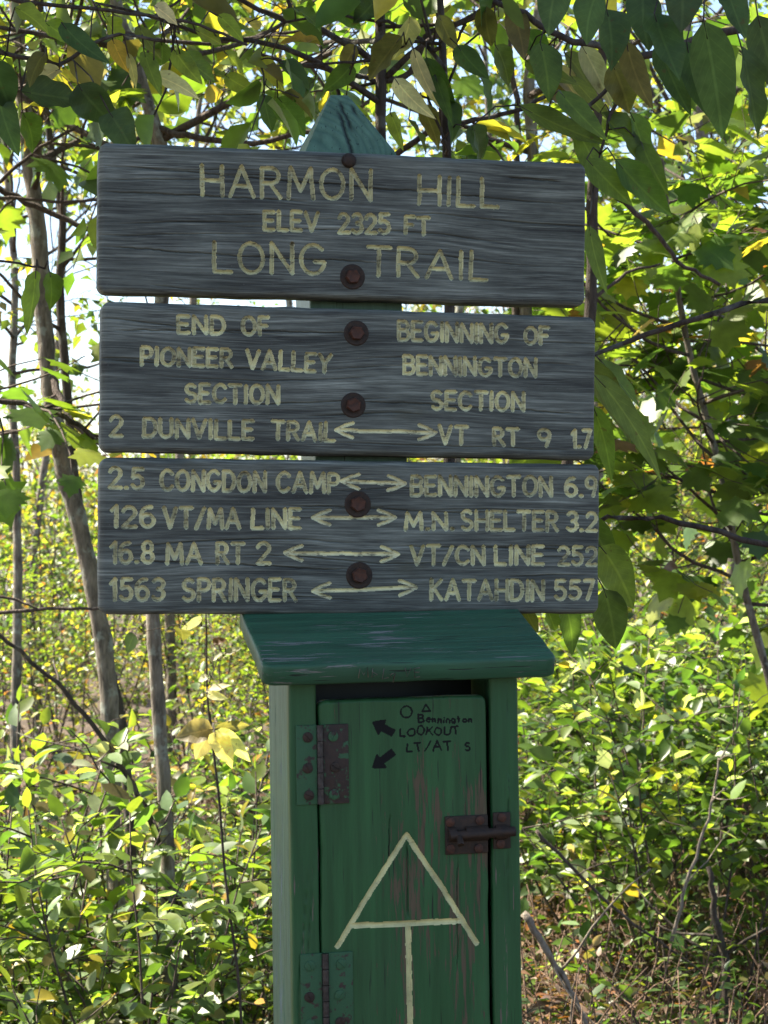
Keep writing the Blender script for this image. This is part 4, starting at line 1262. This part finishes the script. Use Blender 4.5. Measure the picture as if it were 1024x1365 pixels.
tree('maple_sapling', 'second young maple, partly out of frame beyond the right edge, lobed leaves',
     rooted(5.6, [(1120, 1100), (1100, 700), (1085, 400), (1070, 150), (1060, 0)]),
     [.016, .014, .011, .006], dict(MAPLE, n1=22, z0=1.1, z1=2.7, l1=.8, n2=5, l2=.4, n3=1, r1=.008, el=(-.05, .5)), 109, (M_BARK, M_TWIG), 'sapling', shape='maple')
tree('maple_sapling', 'young maple off the left edge reaching a spray of dark lobed leaves towards the boards',
     rooted(4.4, [(-150, 1100), (-160, 800), (-150, 500), (-155, 200), (-140, -100)]),
     [.018, .016, .013, .008], dict(MAPLE, n1=4, z0=2.2, z1=2.5, l1=.4, n2=2, l2=.3, n3=1, r1=.007, step=.085), 110, (M_BARK_DARK, M_TWIG), 'sapling', shape='maple',
     extra=[(pix(4.4, (-155, 520), (-60, 530), (40, 540), (90, 556), (126, 584)), .0085, 15), (pix(4.45, (-155, 240), (-60, 225), (10, 258), (75, 286), (135, 317), (190, 345)), .009, 3),
            (pix(4.4, (-155, 300), (-20, 262), (70, 268), (140, 268)), .005, 1), (pix(4.4, (-155, 330), (0, 242), (55, 195), (105, 168)), .0055, 2), (pix(4.4, (-160, 840), (-40, 822), (60, 812), (140, 810)), .0055, 1), (pix(4.4, (-160, 760), (20, 798), (50, 812)), .004, 0)])

# further trees whose crowns close the view above the boards and shade the sign
def wood_tree(x, y, h, lean, seed, label, mixw, n1=16, z0=2.2, l1=1.1, size=.075):
    rg = random.Random(seed)
    P = [np.array((x, y, -.03))]
    for i in range(1, 8): P.append(np.array((x + lean * (i / 7) ** 1.5 + rg.gauss(0, .05), y + rg.gauss(0, .05), h * i / 7)))
    tree('understory_tree', label, P, [.03, .024, .018, .008], dict(CAN, n1=n1, z0=z0, z1=h, l1=l1, n2=6, l2=.6, n3=3, r1=.014, size=size, mix=mixw, step=.055), seed, group='trees of the surrounding wood')
W1 = [(LIME, 4), (YELLOW, 2.4), (GREEN, 2), (OLIVE, .6)]
W2 = [(GREEN, 4), (LIME, 3), (YELLOW, .8)]
lab = 'slender wood tree behind the signpost with yellow-green crown overhead'
for i, (x, y, h, ln, mx, z0) in enumerate([(-1.15, 10.5, 4.3, .3, W1, 3.2), (-.35, 11.5, 4.6, -.2, W1, 3.0), (.35, 9.8, 4.2, .2, W1, 2.7), (1.15, 10.5, 4.4, -.2, W2, 2.6), (1.9, 9.2, 4.2, .3, W2, 2.2),
                                           (-2.2, 13, 4.6, .2, W1, 3.2), (2.7, 12, 4.6, -.2, W2, 2.2), (.9, 14, 4.8, .2, W1, 2.8)]):
    wood_tree(x, y, h, ln, 200 + i, lab, mx, z0=z0, n1=9)
lab = 'leafy wood tree left of the frame whose crown shades the signpost'
for i, (x, y, h, ln) in enumerate([(-1.25, 2.7, 4.2, .1), (-1.75, 2.95, 4.9, .1), (-2.4, 3.1, 5.2, -.1), (-1.05, 2.95, 4.0, -.1), (-1.9, 2.6, 4.9, .1)]):
    wood_tree(x, y, h, ln, 230 + i, lab, W2, z0=2.4, n1=20, l1=.65, size=.085)

# ------------------------------------------------------------------ near big-leaved trees: each leaf surveyed
def big_leaf_tree(name, label, trunk, w, limbs, leaves, seed, cat='tree'):
    rg = random.Random(seed)
    T = np.array(trunk); base = T[0].copy()
    root = empty(name, base, 0, label, cat)
    tm = MB(); n = len(T); tt = np.linspace(0, n - 1, n * 5)
    S = np.stack([np.interp(tt, np.arange(n), T[:, k]) for k in range(3)], 1)
    for _ in range(2): S[1:-1] = (S[:-2] + 2 * S[1:-1] + S[2:]) / 4
    tm.tube(S - base, np.interp(np.linspace(0, 1, len(S)), np.linspace(0, 1, len(w)), w), 10)
    link('trunk', tm.mesh('trunk'), M_BARK_DARK, root)
    bm_, LV = MB(), Leaves(); cloud = []
    for P, r in limbs:
        P = np.array(P); C_ = np.vstack([S] + cloud); P = np.vstack([C_[int(np.argmin(((C_ - P[0]) ** 2).sum(1)))][None], P]); m = len(P); P = np.stack([np.interp(np.linspace(0, m - 1, m * 4), np.arange(m), P[:, k]) for k in range(3)], 1)
        P[1:-1] += np.array([rvec(rg) * r * .4 for _ in P[1:-1]])
        bm_.tube(P - base, np.linspace(r, r * .45, len(P)), 7); cloud.append(P)
    cl = np.vstack(cloud)
    for (bx, by, tx, ty, wd, Y, pal, shape) in leaves:
        Yb = Y + rg.uniform(-.03, .03); p = at(bx, by, Yb); q = at(tx, ty, Yb + rg.uniform(-.05, .05))
        d = q - p; L = np.linalg.norm(d)
        nn = unit(np.array((rg.gauss(0, .35), -1.0, .45 + rg.gauss(0, .3))))
        LV.add(shape, p - base, d, nn, L, wd * Y / FPX * 1.12, pick(rg, [(pal, 1)]))
        # petiole to the nearest branch
        k = int(np.argmin(((cl - p) ** 2).sum(1))); a = cl[k]
        mid = (a + p) / 2 + np.array((0, 0, .012))
        if np.linalg.norm(a - p) < .25: bm_.tube(np.array([a, mid, p, p + d * .15]) - base, [.0013, .0011, .0010, .0006], 5)
        else:
            bm_.tube(np.array([a, mid + np.array((0, 0, .03)), p, p + d * .15]) - base, [.0028, .0022, .0014, .0006], 5)
    link('branches', bm_.mesh('branches'), M_BARK_DARK, root)
    link('crown', LV.mesh('crown'), M_LEAF_NEAR, root)
    return root

YR = 2.35
leaves_r = [(800, 55, 745, 150, 40, 2.6, GREEN, 'big')] if False else []
leaves_r += [
 (938, 28, 972, 186, 54, YR, DARKG, 'big'), (915, 55, 934, 160, 38, YR + .05, DARKG, 'big'), (988, 62, 1016, 188, 42, YR, DARKG, 'big'), (872, 18, 895, 94, 46, YR, DARKG, 'big'),
 (808, 12, 828, 78, 46, YR + .1, DARKG, 'big'), (797, -12, 766, 52, 46, YR, DARKG, 'big'), (858, -14, 850, 62, 44, YR, DARKG, 'big'), (905, -30, 922, 34, 52, YR - .05, DARKG, 'big'), (968, -18, 988, 45, 34, YR, DARKG, 'big'),
 (1010, 20, 1035, 130, 50, YR + .1, DARKG, 'big'), (835, 55, 852, 148, 30, YR + .1, OLIVE, 'big'), (880, 60, 905, 150, 36, YR + .15, GREEN, 'big'), (745, -30, 722, 40, 42, YR, DARKG, 'big'),
 (648, 8, 645, 64, 27, 2.8, OLIVE, 'big'), (682, 13, 709, 72, 30, 2.8, OLIVE, 'big'), (720, 57, 742, 132, 42, 2.8, GREEN, 'big'), (815, 84, 848, 148, 42, 2.8, OLIVE, 'big'), (700, 40, 730, 95, 32, 2.85, GREEN, 'big'),
 (782, 212, 842, 276, 34, 2.75, MIDG, 'lance'), (820, 212, 892, 300, 38, 2.75, MIDG, 'lance'), (692, 141, 812, 206, 36, 2.8, MIDG, 'lance'), (745, 120, 800, 190, 34, 2.8, MIDG, 'lance'), (752, 70, 812, 128, 30, 2.85, MIDG, 'lance'),
 (760, 100, 815, 165, 26, 2.85, LIME, 'lance'), (775, 60, 822, 140, 28, 2.82, PALE, 'lance'), (735, 85, 790, 150, 24, 2.85, PALE, 'lance'), (800, 150, 868, 215, 34, 2.78, MIDG, 'lance'), (840, 150, 880, 232, 30, 2.8, MIDG, 'lance'), (630, 168, 652, 214, 30, 2.8, DARKG, 'big'),
 (770, 175, 815, 250, 30, 2.8, MIDG, 'lance'), (855, 190, 882, 262, 26, 2.8, LIME, 'lance'), (720, 95, 760, 150, 30, 2.85, OLIVE, 'lance'), (700, 80, 762, 120, 24, 2.85, MIDG, 'lance'), (660, 60, 690, 110, 30, 2.9, MIDG, 'big'),
 (785, 300, 800, 395, 24, 2.75, MIDG, 'lance'), (775, 480, 868, 570, 34, 2.7, MIDG, 'lance'), (790, 498, 905, 620, 32, 2.65, MIDG, 'lance'), (800, 480, 858, 545, 26, 2.7, MIDG, 'lance'), (790, 540, 830, 640, 26, 2.75, MIDG, 'lance'),
 (800, 728, 858, 800, 44, 2.65, MIDG, 'big'), (805, 785, 830, 866, 42, 2.65, MIDG, 'big'), (728, 806, 742, 850, 20, 2.7, MIDG, 'big'), (752, 800, 776, 868, 36, 2.7, MIDG, 'big'), (780, 690, 835, 760, 34, 2.72, MIDG, 'big'), (700, 810, 712, 846, 22, 2.75, OLIVE, 'big')]
big_leaf_tree('overhanging_tree', 'overhanging tree at upper right with long dark drooping leaves beside the board ends',
              [np.array((1.25, 2.75, -.03)), np.array((1.2, 2.7, .8)), np.array((1.12, 2.65, 1.7)), np.array((1.1, 2.6, 2.4)), np.array((1.05, 2.6, 3.2))], [.05, .045, .04, .03, .015],
              [([np.array((1.1, 2.6, 2.35)), *pix(2.45, (1180, -60), (1060, -30), (960, -20), (860, -35), (760, -60))], .010),
               ([np.array((1.12, 2.65, 2.0)), *pix(2.8, (1150, 60), (980, 40), (850, 75), (760, 55), (690, 15), (630, -5))], .008),
               ([*pix(2.8, (850, 75), (800, 130), (750, 170), (690, 140))], .004), ([*pix(2.8, (850, 75), (815, 150), (800, 205))], .004),
               ([np.array((1.12, 2.65, 1.75)), *pix(2.8, (1200, 420), (1000, 400), (880, 440), (800, 470), (760, 490))], .006),
               ([np.array((1.15, 2.68, 1.35)), *pix(2.8, (1200, 760), (1000, 720), (880, 690), (800, 690), (740, 780))], .006)],
              leaves_r, 301)
leaves_m = [
 (546, 22, 541, 82, 30, 2.95, PALE, 'big'), (536, 48, 486, 109, 34, 2.95, OLIVE, 'big'), (428, 60, 373, 44, 24, 3.0, YELLOW, 'big'), (344, 80, 386, 108, 22, 3.1, YELLOW, 'big'), (330, 30, 350, 34, 22, 3.0, YELLOW, 'big'), (392, 12, 440, 30, 24, 3.0, LIME, 'big'),
 (551, 64, 574, 152, 18, 2.95, PALE, 'lance'), (568, 76, 594, 158, 28, 2.95, GREEN, 'lance'), (526, 104, 568, 166, 24, 2.95, PALE, 'lance'), (580, 100, 600, 162, 18, 3.0, GREEN, 'lance'), (370, 130, 411, 175, 34, 3.1, GREEN, 'big'), (350, 125, 362, 175, 26, 3.2, GREEN, 'big'), (625, 168, 652, 206, 30, 2.95, DARKG, 'big'),
 (475, 60, 450, 100, 24, 3.05, OLIVE, 'big'), (470, 85, 440, 128, 26, 3.05, GREEN, 'big'), (450, 10, 478, 42, 24, 3.0, GREEN, 'big'), (500, 0, 480, 30, 30, 3.0, DARKG, 'big'), (560, 140, 595, 192, 24, 3.0, OLIVE, 'lance'), (596, 130, 622, 186, 24, 3.0, GREEN, 'lance'), (520, 150, 540, 190, 18, 3.0, LIME, 'big'), (545, 160, 575, 200, 20, 3.0, GREEN, 'big'),
 (610, 60, 640, 110, 28, 3.0, GREEN, 'big'), (585, 20, 605, 70, 26, 3.0, OLIVE, 'big'), (420, 105, 395, 140, 24, 3.1, GREEN, 'big'), (300, 100, 340, 130, 22, 3.2, LIME, 'big'), (460, 140, 498, 158, 14, 3.1, LIME, 'big'), (640, 100, 662, 160, 24, 3.0, GREEN, 'lance')]
big_leaf_tree('leafy_sapling', 'leafy sapling just behind the boards with olive and whitish leaves hanging round the post top',
              [*[np.array((p[0], p[1], p[2])) for p in (at(600, 1400, 3.05) * np.array((1, 1, 0)), at(596, 900, 3.05), at(600, 500, 3.05), at(598, 260, 3.05), at(590, 60, 3.05), at(580, -140, 3.05))]], [.010, .009, .007, .004],
              [(pix(3.02, (592, 90), (560, 50), (520, 30), (450, 20), (380, 30)), .004), (pix(3.02, (594, 120), (620, 60), (660, 30)), .003), (pix(3.0, (590, 60), (548, 55), (500, 80), (440, 85), (350, 90)), .0035), (pix(3.0, (597, 200), (570, 130), (530, 120)), .003)],
              leaves_m, 302, 'sapling')
YL = 2.6
leaves_l = [(-12, 80, 16, 148, 46, YL, DARKG, 'big'), (-4, 120, 12, 208, 34, YL, DARKG, 'big'), (28, 122, 116, 136, 40, YL, DARKG, 'big'), (104, 112, 143, 174, 46, YL, DARKG, 'big'), (146, 150, 178, 194, 42, YL, DARKG, 'big'), (82, 30, 128, 92, 28, YL, DARKG, 'big'),
 (60, 70, 30, 110, 30, YL, OLIVE, 'big'), (20, 10, 70, 34, 30, YL, LIME, 'big'), (140, 24, 168, 66, 30, YL + .1, LIME, 'big'), (150, 52, 166, 96, 22, YL + .1, YELLOW, 'big'), (185, 34, 206, 78, 24, YL + .1, MIDG, 'big'), (192, 68, 206, 124, 22, YL + .1, LIME, 'big'),
 (232, 66, 262, 114, 24, YL + .2, LIME, 'big'), (240, 72, 292, 114, 28, YL + .2, MIDG, 'big'), (215, 55, 222, 92, 22, YL + .1, MIDG, 'big'), (205, 8, 240, 28, 26, YL, PALE, 'big'), (80, 92, 40, 110, 24, YL + .1, PALE, 'big'), (60, 30, 100, 60, 24, YL + .1, LIME, 'big'),
 (120, 60, 150, 90, 20, YL + .1, LIME, 'big'), (205, 100, 270, 120, 22, YL + .1, PALE, 'big'), (48, 360, 44, 440, 26, YL + .1, LIME, 'big'), (66, 362, 76, 412, 28, YL + .1, LIME, 'big'), (170, 70, 185, 120, 12, YL + .1, PALE, 'lance'), (260, 40, 300, 60, 24, YL + .2, LIME, 'big'), (290, 20, 330, 50, 24, YL + .3, LIME, 'big'), (30, 150, 60, 200, 30, YL + .1, MIDG, 'big'), (300, 70, 330, 100, 20, YL + .3, LIME, 'big')]
big_leaf_tree('overhanging_tree', 'overhanging tree off the left edge with broad dark leaves at upper left',
              [np.array((-.95, 2.75, -.03)), np.array((-.92, 2.7, .9)), np.array((-.9, 2.7, 1.8)), np.array((-.85, 2.7, 2.6)), np.array((-.8, 2.7, 3.2))], [.035, .03, .026, .02, .01],
              [([np.array((-.88, 2.7, 2.1)), *pix(2.65, (-120, 60), (0, 70), (80, 85), (150, 45), (220, 55))], .0045), ([np.array((-.87, 2.7, 2.25)), *pix(2.7, (-80, -30), (40, 5), (150, 15), (260, 30), (330, 60))], .004),
               ([np.array((-.9, 2.7, 1.85)), *pix(2.7, (-150, 330), (-60, 345), (20, 350), (60, 358))], .003)],
              leaves_l, 303)
# pale yellow leaf cluster left of the box
leaves_y = [(284, 972, 234, 980, 30, 3.9, [(.22, .17, .11)], 'big'), (283, 974, 254, 1010, 24, 3.9, [(.36, .29, .20)], 'big'), (286, 976, 302, 1021, 26, 3.88, [(.55, .50, .22)], 'big'), (286, 975, 341, 1002, 22, 3.88, [(.55, .52, .24)], 'big'), (286, 972, 336, 962, 15, 3.9, OLIVE, 'big'),
            (276, 920, 302, 918, 13, 3.9, [(.55, .48, .25)], 'big'), (277, 925, 302, 931, 11, 3.9, [(.55, .48, .25)], 'big'), (278, 902, 262, 908, 10, 3.9, PALE, 'big'), (300, 872, 322, 862, 10, 3.9, PALE, 'big'), (284, 880, 298, 868, 9, 3.9, PALE, 'lance'), (285, 860, 300, 848, 12, 3.9, RUST, 'big'), (180, 845, 166, 868, 20, 3.9, GREEN, 'big'), (240, 838, 248, 850, 22, 3.9, YELLOW, 'big'), (270, 826, 240, 838, 18, 3.9, YELLOW, 'big')]
big_leaf_tree('withering_sapling', 'withering sapling with a cluster of pale yellow leaves hanging left of the box',
              [at(330, 1500, 3.9) * np.array((1, 1, 0)), at(322, 1330, 3.92), at(300, 1170, 3.92), at(292, 1060, 3.92), at(283, 990, 3.92), at(276, 930, 3.92), at(275, 830, 3.92), at(272, 740, 3.92)], [.0028, .0026, .0022, .0014],
              [(pix(3.92, (283, 990), (280, 950), (284, 972)), .0016), (pix(3.92, (276, 920), (290, 880), (310, 868)), .0014), (pix(3.92, (275, 835), (240, 832), (190, 842)), .0014)], leaves_y, 304, 'sapling')

# ------------------------------------------------------------------ dead branches and leaning stems
def stick(name, label, P, r, mat, cat, twigs=0, seed=1):
    rg = random.Random(seed); P = np.array(P); base = P[0].copy(); m = len(P)
    Q = np.stack([np.interp(np.linspace(0, m - 1, m * 4), np.arange(m), P[:, k]) for k in range(3)], 1)
    Q[1:-1] += np.array([rvec(rg) * r * .6 for _ in Q[1:-1]])
    b = MB(); b.tube(Q - base, np.linspace(r, r * .5, len(Q)), 7)
    for i in range(twigs):
        p, d = along(Q, rg.uniform(.2, 1)); U = wander(rg, p, unit(d * .6 + rvec(rg)), rg.uniform(.1, .35), 5, .25, -.03)
        b.tube(U - base, np.linspace(r * .4, r * .15, len(U)), 5)
    o = link(name, b.mesh(name), mat, None, base)
    return tag(o, label, cat)
stick('bare_shoot', 'dark curved bare stem leaning across the thicket at lower left', [at(250, 1390, 4.6) * np.array((1, 1, 0)), *pix(4.6, (247, 1280), (241, 1207), (223, 1144), (197, 1088), (182, 1055), (126, 964), (74, 908), (0, 845), (-80, 760))], .0085, M_BARK_DARK, 'shoot', 4, 1)
stick('dead_branch', 'bleached dead branch slanting down beside the lower right of the box', [*pix(4.4, (697, 1217), (730, 1267), (757, 1313), (782, 1365)), at(800, 1400, 4.4)], .0085, M_DEAD, 'branch', 4, 2)
stick('dead_branch', 'thin grey dead branch arching low over the brown ferns right of the box', [*pix(5.0, (715, 1107), (760, 1155), (822, 1215), (895, 1267), (940, 1300))], .005, M_TWIG, 'branch', 3, 3)
stick('dead_sapling', 'charred dark broken sapling stem standing low at the right edge', [at(968, 1400, 5.0) * np.array((1, 1, 0)), *pix(5.0, (966, 1300), (955, 1220), (944, 1155))], .013, M_BARK_DARK, 'sapling', 3, 4)
stick('dead_branch', 'pale forked dead twig rising among the shrubs near the right edge', [*pix(4.8, (895, 1255), (915, 1180), (945, 1090), (958, 1010))], .005, M_DEAD, 'branch', 5, 5)
